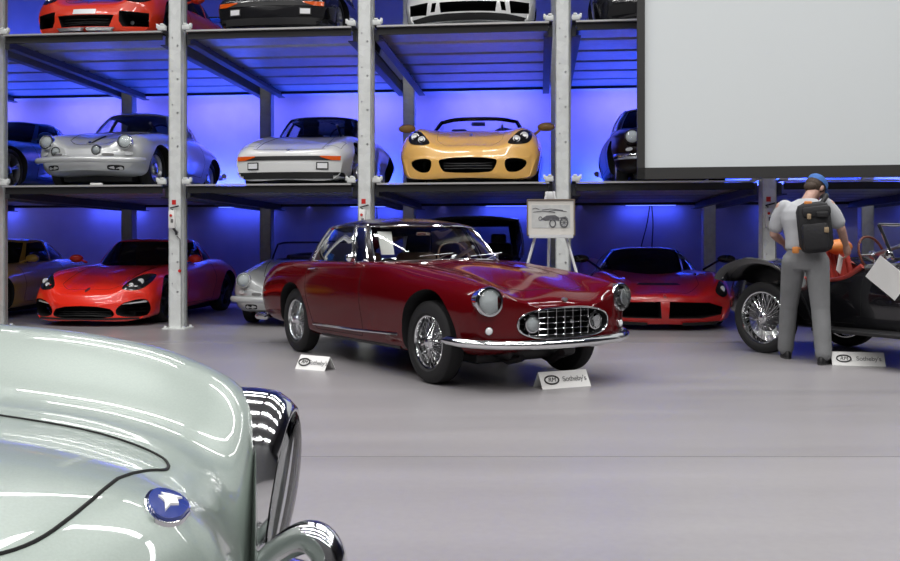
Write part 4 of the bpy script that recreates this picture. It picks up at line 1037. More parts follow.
# ---- low red supercar
def supercar():
    C = Car('supercar_coupe', 'low deep red supercar with big black nose intakes, on floor behind the red coupe headlight', 'car', rackpos(6.50, .35, 1.08, 0), FWD); C.inner = 'leather_black'
    d = dict(x=(-3.5, 1.08),
        zc=[(1.08, .44), (1.06, .465), (1.0, .485), (.7, .54), (.3, .62), (-.2, .71), (-.5, .76), (-2, .86), (-3.2, .82), (-3.5, .66)],
        zi=[(1.08, .42), (1.06, .445), (1.0, .465), (.7, .53), (.3, .63), (-.2, .72), (-.5, .76), (-2, .86), (-3.2, .82), (-3.5, .66)], yi=.42,
        zf=[(1.08, .38), (1.05, .43), (.95, .51), (.75, .62), (.45, .72), (.1, .76), (-.3, .76), (-.9, .74), (-1.8, .82), (-2.6, .93), (-3.2, .88), (-3.5, .66)],
        yf=[(1.08, .62), (.6, .74), (.2, .77), (-1, .74), (-2.6, .80), (-3.5, .65)],
        yw=[(1.08, .82), (1.0, .90), (.7, .96), (.2, .99), (-1, .95), (-2.6, 1.0), (-3.5, .86)], zw=[(1.08, .32), (.3, .48), (-1, .5), (-2.6, .6), (-3.5, .5)],
        ys=[(1.08, .78), (.6, .92), (-1, .9), (-2.6, .92), (-3.5, .75)], zs=[(1.08, .14), (0, .16), (-3.5, .26)], zb=[(1.08, .09), (0, .10), (-3.5, .2)], bow_f=(.36, 2.0, 1.2), bow_r=(.2, 2.2, .8), cap_f=.04)
    C.body(d, 'paint_scarlet', nx=64)
    M2 = lambda P: [P, mir(P)]
    c = [('arch', 0, .34, .385, .55, 1.3), ('arch', -2.65, .35, .395, .55, 1.3)]
    for P in M2([(.045, .165), (.50, .16), (.78, .20), (.80, .30), (.60, .365), (.06, .385)]): c += [('px', P, .45, 1.4, 1)]
    C.cut(c)
    C.patch('splitter', [(-.86, .085), (.86, .085), (.86, .12), (-.86, .12)], 'front', 'black_plastic', off=.03, thick=.06)
    C.patch('hood_vent', [(-.30, .575), (.30, .575), (.26, .60), (-.26, .60)], 'front', 'black_void', off=.003, thick=.03)
    badge(C, 0, .455, .018, .024, mat='satin_metal')
    for sg in (1, -1):
        o = C.patch('headlight', [(sg * a, b) for a, b in sm([(.70, .50), (.80, .43), (.87, .46), (.86, .58), (.80, .64), (.75, .60)], 4)], 'front', 'black_gloss', off=.005, thick=.02)
        l, n = C.hit(.81 * sg, .53, 'front'); e = MB(); e.sphere((l.x + .0, l.y, l.z), (.02, .035, .05)); e.build('lamp_unit', 'lamp_inner', o)
        m = MB(); m.tube([(-.35, .74 * sg, .77), (-.2, .92 * sg, .90), (-.18, .98 * sg, .92)], .016); m.sphere((-.2, 1.04 * sg, .93), (.06, .13, .06)); m.build('door_mirror', 'black_gloss', C.root)
    sm_ = MB(); C.seam(sm_, [(.95, 0), (.9, .3), (.55, .52), (0, .55), (-.45, .5), (-.5, 0), (-.45, -.5), (0, -.55), (.55, -.52), (.9, -.3)], 'top', closed=True, r=.003); sm_.build('panel_gaps', 'seam', C.root)
    C.wheels((0, -2.65), .80, R=.345, W=.26, rim=.26, style='twin', mat='dark_metal')
    base = [(-.15, 0, .69), (-.28, .42, .70), (-.75, .72, .73), (-1.3, .76, .78), (-1.8, .70, .82), (-2.4, .52, .84), (-2.85, .28, .84), (-2.9, 0, .84)]
    top = [(-1.0, 0, 1.085), (-1.03, .30, 1.08), (-1.18, .47, 1.06), (-1.45, .50, 1.08), (-1.75, .46, 1.065), (-2.0, .34, 1.04), (-2.15, .18, 1.02), (-2.18, 0, 1.02)]
    C.greenhouse(base, top, 'paint_black', [(-1.88, 1.88, .04, .95, 'windscreen'), (2.08, 3.6, .10, .9, 'side_window', True), (5.4, 8.6, .2, .9, 'rear_window')], dome=.035, bulge=.03, glass='dark_glass')
supercar()

# ---- tall black saloon behind the hero's windscreen
def saloon():
    C = Car('black_saloon', 'tall black car on the floor behind the red coupe windscreen', 'car', rackpos(3.82, .3, .85, 0), FWD); C.inner = 'leather_black'
    d = dict(x=(-3.6, .85),
        zc=[(.85, .62), (.82, .72), (.7, .80), (.3, .90), (-.3, .98), (-.6, 1.0), (-2.6, 1.0), (-3.2, .94), (-3.55, .8), (-3.6, .7)], zf=[(.85, .60), (.82, .70), (.7, .78), (.3, .86), (-.3, .93), (-2.6, .95), (-3.2, .90), (-3.6, .66)],
        yf=[(.85, .60), (.3, .66), (-2.6, .70), (-3.6, .6)], yw=[(.85, .78), (.6, .84), (0, .87), (-2.6, .87), (-3.4, .82), (-3.6, .75)], zw=.6, ys=[(.85, .74), (0, .82), (-2.6, .82), (-3.6, .7)], zs=[(.85, .34), (0, .28), (-3.6, .36)], zb=[(.85, .26), (0, .22), (-3.6, .3)], bow_f=(.12, 2.4, .8))
    C.body(d, 'paint_black', nx=48)
    cp = [(-.7, .6), (-.7, -.6), (-2.7, -.6), (-2.7, .6)]
    C.cut([('arch', 0, .34, .39, .5, 1.2), ('arch', -2.7, .34, .39, .5, 1.2), ('pz', cp, .42, 1.9, 2)])
    for sg in (1, -1): C.lamp((.78, .62 * sg, .66), .09, .06)
    C.patch('grille', [(-.3, .42), (.3, .42), (.3, .66), (-.3, .66)], 'front', 'black_void', off=.003)
    b = MB(); b.box((.90, 0, .42), (.08, 1.7, .12), bevel=.03); b.build('front_bumper', 'black_plastic', C.root)
    C.wheels((0, -2.7), .74, R=.345, W=.2, rim=.22, style='alloy', mat='satin_metal')
    for y in (.38, -.38): C.seat(-1.5, y, .45, 'leather_black', h=.62)
    C.dash(-.8, .62, 1.0)
    base = [(-.50, 0, .96), (-.58, .50, .955), (-.82, .76, .94), (-1.6, .80, .94), (-2.5, .78, .94), (-2.85, .66, .95), (-3.0, .35, .96), (-3.02, 0, .96)]
    top = [(-.98, 0, 1.56), (-1.0, .46, 1.555), (-1.1, .68, 1.53), (-1.7, .71, 1.56), (-2.4, .69, 1.54), (-2.65, .58, 1.52), (-2.78, .3, 1.52), (-2.8, 0, 1.52)]
    C.greenhouse(base, top, 'paint_black', [(-1.84, 1.84, .05, .92, 'windscreen'), (2.1, 3.0, .06, .9, 'side_window', True), (3.1, 4.0, .06, .9, 'rear_side_window', True), (5.3, 8.7, .15, .9, 'rear_window')], dome=.06, bulge=.03, glass='window_glass')
saloon()
# ------------------------------------------------------------------ foreground pale green car
paint('paint_celadon', (.265, .315, .285), metal=.15, rough=.32, coat=.8)
pmat('badge_blue', (.02, .04, .22), .2, coat=1)
def front_car():
    C = Car('vintage_roadster_coupe', 'pale silver-green vintage car close to the camera, only its nose showing bottom left', 'car', (-.98, 1.115, 0), (.996, -.09))
    C.inner = 'leather_black'
    d = dict(x=(-3.3, .74),
        zc=[(.74, .62), (.735, .68), (.71, .75), (.65, .802), (.57, .832), (.4, .862), (.1, .888), (-.3, .912), (-.8, .94), (-1.0, .945), (-2, .93), (-2.7, .86), (-3.1, .74), (-3.3, .6)],
        yi=[(.74, .30), (.5, .36), (0, .385), (-.6, .42), (-3.3, .3)],
        zi=[(.74, .60), (.735, .65), (.71, .705), (.65, .755), (.57, .79), (.4, .828), (.1, .86), (-.3, .892), (-.8, .93), (-1.2, .93), (-2.2, .92), (-2.8, .84), (-3.3, .6)],
        yf=[(.74, .54), (.6, .565), (.2, .575), (-.4, .60), (-1, .66), (-2.2, .68), (-3.3, .45)],
        zf=[(.74, .785), (.73, .81), (.69, .832), (.634, .856), (.52, .889), (.40, .919), (.17, .950), (-.3, .972), (-.8, .965), (-1.2, .945), (-2.2, .93), (-2.8, .85), (-3.3, .6)],
        yw=[(.74, .665), (.70, .70), (.5, .76), (0, .80), (-1, .80), (-2.2, .81), (-2.9, .74), (-3.3, .55)], zw=[(.74, .60), (0, .64), (-2.2, .62), (-3.3, .5)],
        ys=[(.74, .60), (.4, .72), (-2.3, .74), (-3.3, .5)], zs=[(.74, .38), (.3, .28), (-2.4, .28), (-3.3, .4)], zb=[(.74, .33), (.3, .22), (-2.4, .22), (-3.3, .36)], bow_f=(.185, .95, .5), bow_r=(.2, 2.2, .8), cap_f=.015)
    C.body(d, 'paint_celadon', nx=90, nv=9)
    cp = [(-1.05, .5), (-.95, 0), (-1.05, -.5), (-1.3, -.58), (-2.0, -.56), (-2.2, -.4), (-2.2, .4), (-2.0, .56), (-1.3, .58)]
    C.cut([('arch', 0, .33, .37, .42, 1.), ('arch', -2.35, .33, .36, .42, 1.), ('px', ellipse(0, .50, .22, .10, 30, 2.4), .55, 1.2, 1), ('pz', cp, .4, 1.7, 2)])
    s_ = MB()
    hood = sm([(.590, 0), (.588, .09), (.580, .17), (.545, .235), (.46, .265), (.30, .285), (0, .315), (-.5, .36), (-.80, .38), (-.87, .3), (-.88, 0), (-.87, -.3), (-.80, -.38), (-.5, -.36), (0, -.315), (.30, -.285), (.45, -.258), (.53, -.22), (.572, -.165), (.588, -.09)], 6)
    C.seam(s_, hood, 'top', r=.0026, closed=True, off=0.0); s_.build('hood_gap', 'seam', C.root)
    # oval nose badge with a small white bird-like figure
    bd = C.patch('nose_badge', ellipse(.652, -.006, .0225, .037, 30), 'top', 'chrome', off=.004, thick=.012, step=.02)
    C.patch('enamel', ellipse(.652, -.006, .0195, .033, 30), 'top', 'badge_blue', off=.0075, thick=.004, step=.02, parent=bd)
    C.patch('emblem', [(.652 + a * .8, -.006 + b * .75) for a, b in [(.012, .004), (.004, .012), (.006, .030), (-.003, .012), (-.014, .004), (-.006, 0), (-.014, -.006), (-.003, -.010), (.004, -.028), (.004, -.008)]], 'top', 'sign_white', off=.0090, thick=.003, step=.02, parent=bd)
    for sg in (1, -1):
        # tall chrome headlight surround with a glass cover
        M = Matrix.Translation((.578, .572 * sg, .664)) @ Matrix.Rotation(.05 * sg, 4, 'Z') @ Matrix.Rotation(.15, 4, 'Y') @ Matrix.Diagonal((1, .84, 1.30, 1))
        b = MB(); b.rev([(-.12, .128), (-.03, .137), (.0, .1375), (.014, .1365), (.034, .129), (.050, .119), (.050, .113), (.03, .109), (-.02, .10), (-.05, .07), (-.055, 0)], 'x', n=64); b.xf(M)
        lo = b.build('headlight', 'chrome', C.root, sharp=60)
        i = MB(); i.rev([(-.005, .095), (.0, .098), (.004, .092), (-.03, .06), (-.04, 0)], 'x', n=40); i.xf(M); i.build('inner_lamp', 'satin_metal', lo)
        i = MB(); i.rev([(-.02, .05), (.0, .045), (.008, .02), (.01, 0)], 'x', n=24); i.xf(M); i.build('bulb_shield', 'chrome', lo)
        g = MB(); g.rev([(.046 + .026 * math.cos(a), .114 * math.sin(a)) for a in [PI / 2 * (1 - k / 9) for k in range(10)]], 'x', n=56); g.xf(M); g.build('glass_cover', 'clear_glass', lo)
        # bumper quarter with a raised end
        q = MB(); P = catmull([(.58, .78 * sg, .44), (.66, .68 * sg, .45), (.70, .55 * sg, .46), (.73, .42 * sg, .46), (.745, .28 * sg, .455)], 8)
        q.tube(P, [.028 + .012 * math.sin(PI * k / (len(P) - 1)) for k in range(len(P))], n=12); q.build('quarter_bumper', 'chrome', C.root)
        o = MB(); P = catmull([(.55, .42 * sg, .46), (.60, .445 * sg, .53), (.655, .46 * sg, .59), (.705, .465 * sg, .612), (.735, .46 * sg, .59), (.74, .45 * sg, .51), (.73, .43 * sg, .43)], 8)
        n_ = len(P); o.tube(P, [.015 + .015 * min(1, k / (n_ * .55)) for k in range(n_)], n=14); o.build('overrider', 'chrome', C.root)
    g = MB()
    for k in range(-5, 6): g.tube([(.735, k * .038, .50 - .098 * math.sqrt(1 - (k / 6) ** 2)), (.735, k * .038, .50 + .098 * math.sqrt(1 - (k / 6) ** 2))], .006)
    g.build('grille', 'chrome', C.root)
    g = MB(); g.tube(C.line(ellipse(0, .50, .225, .105, 50, 2.4), 'front', closed=True, off=.004), .010, closed=True); g.build('grille_surround', 'chrome', C.root)
    C.wheels((0, -2.35), .66, R=.335, W=.165, rim=.21)
    for y in (.3, -.3): C.seat(-1.8, y, .42, 'leather_black', h=.48, head=False)
    C.dash(-1.15, .55, .93); C.steering(-1.42, -.32, .95, .19)
    base = [(-.86, 0, .915), (-.96, .42, .91), (-1.2, .64, .92), (-1.7, .69, .92), (-2.15, .66, .92), (-2.55, .50, .88), (-2.8, .26, .82), (-2.86, 0, .80)]
    top = [(-1.28, 0, 1.24), (-1.32, .32, 1.235), (-1.44, .49, 1.22), (-1.72, .52, 1.235), (-2.0, .49, 1.215), (-2.2, .38, 1.18), (-2.32, .2, 1.16), (-2.35, 0, 1.155)]
    C.greenhouse(base, top, 'paint_celadon', [(-1.86, 1.86, .06, .95, 'windscreen'), (2.1, 4.2, .06, .93, 'side_window', True), (5.3, 8.7, .15, .9, 'rear_window')], dome=.06, bulge=.03, trim='chrome', trim_r=.008)
front_car()

# ------------------------------------------------------------------ open black vintage car on the right
pmat('wood_rim', (.13, .035, .018), .35, coat=.5)
def open_car():
    # origin under the REAR axle here
    C = Car('open_vintage_tourer', 'black open vintage car with red leather seats and wire wheels, at the right frame edge', 'car', (3.85, 9.68, 0), (.5, -.866))
    C.inner = 'leather_red'
    d = dict(x=(-.88, 3.25),
        zc=[(-.88, .62), (-.84, .74), (-.7, .86), (-.4, .97), (-.1, 1.0), (.3, .98), (1.0, .99), (1.3, 1.0), (1.8, .98), (3.0, .95), (3.22, .92), (3.25, .86)],
        zf=[(-.88, .60), (-.84, .70), (-.7, .80), (-.4, .90), (-.1, .92), (.3, .90), (1.0, .92), (1.3, .93), (1.8, .88), (3.0, .84), (3.25, .78)],
        yf=[(-.88, .25), (-.4, .42), (.2, .50), (1.3, .46), (2, .36), (3.25, .28)],
        yw=[(-.88, .34), (-.7, .42), (-.3, .54), (.3, .60), (1.2, .58), (2, .46), (3.25, .36)], zw=[(-.88, .52), (.3, .62), (3.25, .60)],
        ys=[(-.88, .30), (-.3, .48), (.3, .54), (1.2, .53), (2, .42), (3.25, .33)], zs=[(-.88, .40), (-.4, .34), (.3, .32), (3.25, .36)], zb=[(-.88, .36), (-.4, .30), (.3, .28), (3.25, .32)], bow_f=(.05, 2, .4), bow_r=(.1, 2, .5), cap_f=.02, cap_r=.03)
    C.body(d, 'paint_black', nx=60)
    C.cut([('pz', [(-.02, .40), (-.06, 0), (-.02, -.40), (.15, -.47), (1.0, -.46), (1.12, -.4), (1.16, 0), (1.12, .4), (1.0, .46), (.15, .47)], .42, 1.6, 2)])
    c = MB()
    for sg in (1, -1): c.prism(sm([(.30, .79), (.62, .76), (.86, .80), (1.0, .90), (1.08, 1.10), (.6, 1.2), (.08, 1.12), (.16, .90)], 4), 'y', .25 * sg, .9 * sg, 2)
    boolean_cut(C.bodyo, c)
    # clamshell wings
    def wing(path, y0, y1, name):
        for sg in (1, -1):
            P = catmull(path, 8); V = []; F = []; N = len(P)
            cs = [(0, -.012), (.15, .012), (.5, .022), (.8, .008), (.95, -.022), (1.0, -.055)]
            for k, p in enumerate(P):
                t = P[min(k + 1, N - 1)] - P[max(k - 1, 0)]; n = np.array([-t[1], t[0]]); n = n / np.linalg.norm(n)
                if n[1] < 0 and .15 < k / N < .85: n = -n
                if k and np.dot(n, pn) < 0: n = -n
                pn = n
                for a, b in cs: V.append((p[0] + n[0] * b, sg * (y0 + (y1 - y0) * a), p[1] + n[1] * b))
            K = len(cs)
            for i in range(N - 1):
                for j in range(K - 1): F.append((i * K + j, i * K + j + 1, (i + 1) * K + j + 1, (i + 1) * K + j))
            bm = bmesh.new(); me = bpy.data.meshes.new('t'); me.from_pydata(V, [], F); bm.from_mesh(me); bpy.data.meshes.remove(me)
            bmesh.ops.recalc_face_normals(bm, faces=bm.faces); bmesh.ops.solidify(bm, geom=bm.faces[:], thickness=.014)
            m = MB(); m.addbm(bm); m.build(name, 'paint_black', C.root, sharp=60)
    wing([(.74, .30), (.66, .48), (.50, .72), (.26, .88), (0, .93), (-.20, .90), (-.34, .84), (-.41, .78), (-.43, .74)], .47, .90, 'rear_wing')
    wing([(2.0, .32), (2.2, .5), (2.45, .76), (2.75, .86), (3.05, .80), (3.28, .62), (3.36, .46)], .42, .86, 'front_wing')
    for sg in (1, -1):
        b = MB(); b.box((1.37, .68 * sg, .31), (1.34, .34, .035), bevel=.012); b.build('running_board', 'black_plastic', C.root)
        l = MB(); l.tube(C.line([(.32, .755), (.86, .765)], 'left' if sg > 0 else 'right', off=-.02), .008, n=6); l.build('door_trim', 'satin_metal', C.root)
    s_ = MB()
    for sd in ('left', 'right'): C.seam(s_, [(.30, .74), (.33, .45), (.40, .37), (.95, .37), (1.04, .45), (1.06, .86)], sd)
    s_.build('panel_gaps', 'seam', C.root)
    C.wheels((0, 2.75), .66, R=.37, W=.14, rim=.27)
    # seats: pleated red buckets with a tan roll on the far one
    for y, m_ in ((-.22, 'leather_red'), (.22, 'leather_red')):
        m = MB(); m.box((.50, y, .62), (.5, .40, .18), bevel=.06)
        for k in range(-2, 3): m.box((.20 - .015 * (abs(k) % 2), y + k * .078, .84), (.12, .075, .46), M=Matrix.Rotation(-.22, 4, 'Y'), bevel=.03)
        m.build('seat', m_, C.root)
    m = MB(); m.sphere((.30, .12, 1.10), (.10, .17, .085)); m.build('head_roll', 'leather_orange', C.root)
    for sg in (1, -1):
        m = MB(); m.tube(catmull([(1.02, .52 * sg, .92), (.85, .545 * sg, .80), (.6, .56 * sg, .77), (.30, .55 * sg, .80), (.12, .50 * sg, .94), (0, .3 * sg, 1.01)], 6), .028); m.build('cockpit_padding', 'leather_red', C.root)
    m = MB(); m.box((.75, .535, .62), (.7, .02, .26), bevel=.008); m.box((.75, -.50, .60), (.7, .02, .24), bevel=.008); m.build('door_lining', 'leather_red', C.root)
    C.dash(1.13, .46, .98, 'black_plastic', h=.16, d=.06)
    C.steering(.93, -.24, 1.02, .19, 'wood_rim', .012, .30)
    # raised windscreen, raked back
    g = MB(); A = [(1.30, -.46, .99), (1.30, .46, .99), (1.16, .47, 1.31), (1.16, -.47, 1.31)]
    g.add(A, [(0, 1, 2, 3)]); go = g.build('windscreen', 'clear_glass', C.root, fixn=False)
    f = MB(); f.tube([A[0], A[3]], .016); f.tube([A[1], A[2]], .016); f.tube([A[3], A[2]], .014); f.tube([A[0], A[1]], .012)
    f.build('windscreen_frame', 'chrome', go)
    for sg in (1, -1):
        m = MB(); m.rev([(-.02, .035), (.02, .04), (.03, .02), (.03, 0)], 'y', (1.27, .49 * sg, 1.03), 16, 0, sg); m.build('screen_pivot', 'chrome', C.root)
        C.lamp((3.28, .30 * sg, .80), .12, .09)
    g = MB()
    for k in range(-7, 8): g.box((3.285, k * .035, .62), (.02, .012, .44))
    g.tube([(3.29, -.28, .38), (3.29, -.28, .86), (3.29, .28, .86), (3.29, .28, .38)], .014, closed=True); g.build('radiator_grille', 'chrome', C.root)
    s_ = MB(); s_.rev([(-.06, .33), (-.05, .35), (.05, .35), (.06, .33), (.06, 0)], 'x', (0, 0, 0), 32, 0); 
    # leather bonnet strap
    for x in (1.75, 2.6):
        m = MB(); L = [v for v in C.line([(x, -.40), (x, .40)], 'top', off=.004)]; m.tube(L, .012, n=6); m.build('bonnet_strap', 'leather_tan', C.root)
    return C
TOUR = open_car()
def on_flank(C, x, y, z): return C.root.matrix_basis @ Vector((x, y, z))
def local_world(C):
    h = C.h; return Matrix.Translation(C.root.location) @ Matrix.Rotation(math.atan2(h.y, h.x), 4, 'Z')
# sheet of paper leaning against the tourer's flank
m = MB(); a = .19
pts = sm([(-a, -a * .72), (a, -a * .72), (a, a * .72), (-a, a * .72)], 1)
V = []; F = []
for i in range(7):
    for j in range(7):
        u, v = (i / 6 - .5) * .34, (j / 6 - .5) * .26
        V.append((u, .012 * math.sin(u * 9) - .25 * v * v, v))
for i in range(6):
    for j in range(6): F.append((i * 7 + j, i * 7 + j + 1, (i + 1) * 7 + j + 1, (i + 1) * 7 + j))
bm = bmesh.new(); me = bpy.data.meshes.new('t'); me.from_pydata(V, [], F); bm.from_mesh(me); bpy.data.meshes.remove(me); bmesh.ops.recalc_face_normals(bm, faces=bm.faces); bmesh.ops.solidify(bm, geom=bm.faces[:], thickness=.002)
m.addbm(bm); po = m.build('paper_sheet', 'paper'); po.matrix_world = local_world(TOUR) @ Matrix.Translation((1.36, -.635, .82)) @ Matrix.Rotation(.12, 4, 'X') @ Matrix.Rotation(.70, 4, 'Y')
tag(po, 'white paper sheet hung askew on the flank of the black open car', 'paper')
# sheet inside the hero's windscreen
V = []; F = []
for i in range(5):
    for j in range(7):
        t = j / 6; ya, yb = -.620 + .085 * t, -.485 + .10 * t
        V.append((-1.045 - .235 * t, ya + (yb - ya) * i / 4, 1.03 + .215 * t))
for i in range(4):
    for j in range(6): F.append((i * 7 + j, i * 7 + j + 1, (i + 1) * 7 + j + 1, (i + 1) * 7 + j))
bm = bmesh.new(); me = bpy.data.meshes.new('t'); me.from_pydata(V, [], F); bm.from_mesh(me); bpy.data.meshes.remove(me); bmesh.ops.recalc_face_normals(bm, faces=bm.faces); bmesh.ops.solidify(bm, geom=bm.faces[:], thickness=.002)
m = MB(); m.addbm(bm); po = m.build('info_sheet', 'paper'); po.matrix_world = local_world(HERO)
tag(po, 'white information sheet behind the windscreen of the red vintage coupe', 'paper')
# ------------------------------------------------------------------ projection screen
sx = Vector((math.cos(math.radians(8)), -math.sin(math.radians(8)), 0)); sp = Vector((2.225, 10.7, 1.905))
S = thing('projection_screen', 'large white projection screen in a dark frame, upper right in front of the rack', 'screen', sp, math.atan2(sx.y, sx.x))
SW, SH, FB, FS = 7.2, 4.3, .135, .09
m = MB(); m.box((SW / 2, .05, SH / 2), (SW - .1, .02, SH - .1)); m.build('cloth', 'screen_cloth', S, smooth=False)
f = MB(); f.box((SW / 2, .03, FB / 2), (SW, .08, FB)); f.box((SW / 2, .03, SH - FB / 2), (SW, .08, FB)); f.box((FS / 2, .03, SH / 2), (FS, .08, SH)); f.box((SW - FS / 2, .03, SH / 2), (FS, .08, SH)); f.build('frame', 'screen_frame', S, smooth=False)
for x in (.4, SW / 2, SW - .4):
    c = MB(); c.tube([(x, .03, SH), (x, .03, 9.0 - 1.905)], .006); c.build('suspension_cable', 'dark_metal', S)
# ------------------------------------------------------------------ easel with a framed drawing
pmat('easel_white', (.70, .71, .72), .4); pmat('passepartout', (.62, .60, .56), .7); pmat('drawing_ground', (.50, .51, .50), .8, noise=.12, nscale=9); pmat('ink', (.10, .10, .11), .8, noise=.3, nscale=30); pmat('frame_wood', (.16, .12, .09), .5)
EP = Vector((1.155, 10.3, 0))
E_ = thing('easel', 'white tripod easel holding a framed drawing beside the rack post', 'easel', EP, -.03)
for nm, a, b in (('leg', (-.52, -.06, 0), (-.03, .10, 1.74)), ('leg', (.52, -.06, 0), (.03, .10, 1.74)), ('leg', (0, .62, 0), (0, .12, 1.70))):
    m = MB(); m.tube([a, b], .017); m.build(nm, 'easel_white', E_)
m = MB(); m.box((0, .015, 1.213), (.50, .10, .022)); m.box((0, -.03, 1.226), (.50, .012, .03)); m.build('ledge', 'easel_white', E_, smooth=False)
m = MB(); m.box((0, .11, 1.69), (.12, .05, .10), bevel=.01); m.build('top_clamp', 'easel_white', E_)
T = Matrix.Rotation(-.10, 4, 'X')
P_ = thing('framed_drawing', 'framed pale drawing of a vintage car on the white easel', 'picture', EP + Vector((0, -.012, 1.226)), -.03)
W, H = .55, .425
m = MB(); t = .014
m.box((0, 0, t / 2), (W, .024, t)); m.box((0, 0, H - t / 2), (W, .024, t)); m.box((-W / 2 + t / 2, 0, H / 2), (t, .024, H)); m.box((W / 2 - t / 2, 0, H / 2), (t, .024, H)); m.xf(T); m.build('frame', 'frame_wood', P_, smooth=False)
m = MB(); m.box((0, .004, H / 2), (W - .02, .008, H - .02)); m.xf(T); m.build('mount', 'passepartout', P_, smooth=False)
m = MB(); m.box((-.0, -.001, H * .53), (W * .80, .004, H * .62)); m.xf(T); m.build('sheet', 'drawing_ground', P_, smooth=False)
m = MB()
def ring(cx, cz, r, w=.006):
    m.tube([(cx + r * math.cos(a) * .8, -.004, cz + r * math.sin(a)) for a in [2 * PI * k / 20 for k in range(20)]], w, closed=True, n=5)
ring(.15, .155, .052, .010); ring(.02, .145, .042, .008); ring(-.12, .20, .022, .004)
for k in range(8):
    a = 2 * PI * k / 8; m.tube([(.15, -.004, .155), (.15 + .042 * math.cos(a), -.004, .155 + .05 * math.sin(a))], .003, n=4)
m.prism([(-.12, .19), (-.05, .235), (.05, .24), (.09, .215), (.10, .17), (.03, .185), (-.06, .175)], 'y', -.0055, -.002)
m.prism([(.06, .205), (.17, .225), (.20, .19), (.12, .20)], 'y', -.0055, -.002)
for x0, z0, l in ((-.20, .275, .25), (-.10, .30, .24), (-.02, .285, .20), (-.21, .31, .08)): m.tube([(x0, -.004, z0), (x0 + l * .4, -.004, z0 + .012), (x0 + l, -.004, z0 - .004)], .004, n=4)
m.xf(T); m.build('ink_drawing', 'ink', P_)
# ------------------------------------------------------------------ tent-shaped sale cards
def card(label, x, y, ang, w=.42, h=.125, dp=.15):
    t = thing('sale_card', label, 'sign', (x, y, 0), ang, 'sale cards on the floor')      # local -y is the printed side
    V = [(-w / 2, -dp / 2, .0), (w / 2, -dp / 2, .0), (w / 2, 0, h), (-w / 2, 0, h), (w / 2, dp / 2, .0), (-w / 2, dp / 2, .0)]
    bm = bmesh.new(); vs = [bm.verts.new(v) for v in V]; bm.faces.new([vs[i] for i in (0, 1, 2, 3)]); bm.faces.new([vs[i] for i in (3, 2, 4, 5)])
    bm.normal_update(); bmesh.ops.solidify(bm, geom=bm.faces[:], thickness=.004)
    m = MB(); m.addbm(bm); m.build('card', 'sign_white', t, smooth=False)
    sl = math.atan2(h, dp / 2)
    B = Matrix.Translation((0, -dp / 4 - .0045 * math.sin(sl), h / 2 + .0045 * math.cos(sl))) @ Matrix.Rotation(sl, 4, 'X')
    hh = math.hypot(h, dp / 2)
    r = MB(); r.tube([(-w * .27 + .062 * math.cos(a), .034 * math.sin(a), 0) for a in [2 * PI * k / 36 for k in range(36)]], .006, closed=True, n=6); r.xf(B); r.build('oval_logo', 'print_black', t)
    text_mesh('logo_letters', 'RM', .050, 'print_black', t, B @ Matrix.Translation((-w * .27, 0, 0)), shear=.25)
    text_mesh('lettering', "Sotheby's", .060, 'print_grey', t, B @ Matrix.Translation((w * .20, 0, 0)), spacing=.95)
    return t
card('white sale card on the floor in front of the red vintage coupe bumper', .885, 7.10, .42, .44)
card('small white sale card on the floor beside the red vintage coupe rear wheel', -1.215, 8.12, -.55, .34, .12, .16)
card('white sale card on the floor behind the feet of the person', 3.80, 8.40, -.22, .46, .12)
m = MB(); m.box((0, 0, .02), (.16, .05, .04), bevel=.004); o = m.build('price_tag', 'paper'); o.location = rk(-1.25 + .12, .06, Z1 + .005); o.rotation_euler = (0, 0, RANG); tag(o, 'small white card under the silver bubble-nosed coupe bumper', 'card')
# tripod at the far left
q = rk(-BAY + .06, -.55)
t = thing('tripod_stand', 'black tripod foot at the far left frame edge by the rack post', 'stand', q)
m = MB(); m.tube([(-.08, 0, .10), (-.08, 0, 1.0)], .014); m.build('pole', 'black_plastic', t)
for a in (-.25, 1.9, 4.0):
    m = MB(); m.tube([(-.08, 0, .34), (-.08 + .36 * math.cos(a), .36 * math.sin(a), .012)], .013); m.build('leg', 'black_plastic', t)
# ------------------------------------------------------------------ person looking into the open car
pmat('skin', (.48, .29, .23), .5, noise=.06, nscale=40); pmat('shirt_grey', (.42, .43, .45), .85, bump=.25, bscale=14, noise=.05)
pmat('trousers_grey', (.20, .205, .21), .85, bump=.3, bscale=12, noise=.10, nscale=6); pmat('shoe_black', (.012, .012, .013), .5); pmat('sole_grey', (.06, .06, .06), .7)
pmat('cap_blue', (.045, .14, .40), .8, bump=.1); pmat('hair_brown', (.055, .035, .022), .7, bump=.6, bscale=90); pmat('pack_black', (.010, .010, .012), .7, bump=.3, bscale=40); pmat('pack_orange', (.60, .22, .05), .7); pmat('pack_tan', (.30, .22, .13), .7)
def remesh(mb, name, mat, parent, vox, smooth=4):
    o = mb.build(name, mat, parent)
    r = o.modifiers.new('r', 'REMESH'); r.mode = 'VOXEL'; r.voxel_size = vox; r.use_smooth_shade = True
    s = o.modifiers.new('s', 'SMOOTH'); s.factor = .5; s.iterations = smooth
    dg = bpy.context.evaluated_depsgraph_get(); dg.update()
    new = bpy.data.meshes.new_from_object(o.evaluated_get(dg)); o.modifiers.clear(); old = o.data; new.name = name; o.data = new; bpy.data.meshes.remove(old)
    o.data.shade_smooth(); return o
def limb(mb, pts, rad, n=4):
    P = catmull(pts, n); R = [float(v[0]) for v in catmull([(r, 0) for r in rad], n)]
    mb.tube(P, R, n=16); mb.sphere(P[0], R[0]); mb.sphere(P[-1], R[-1])
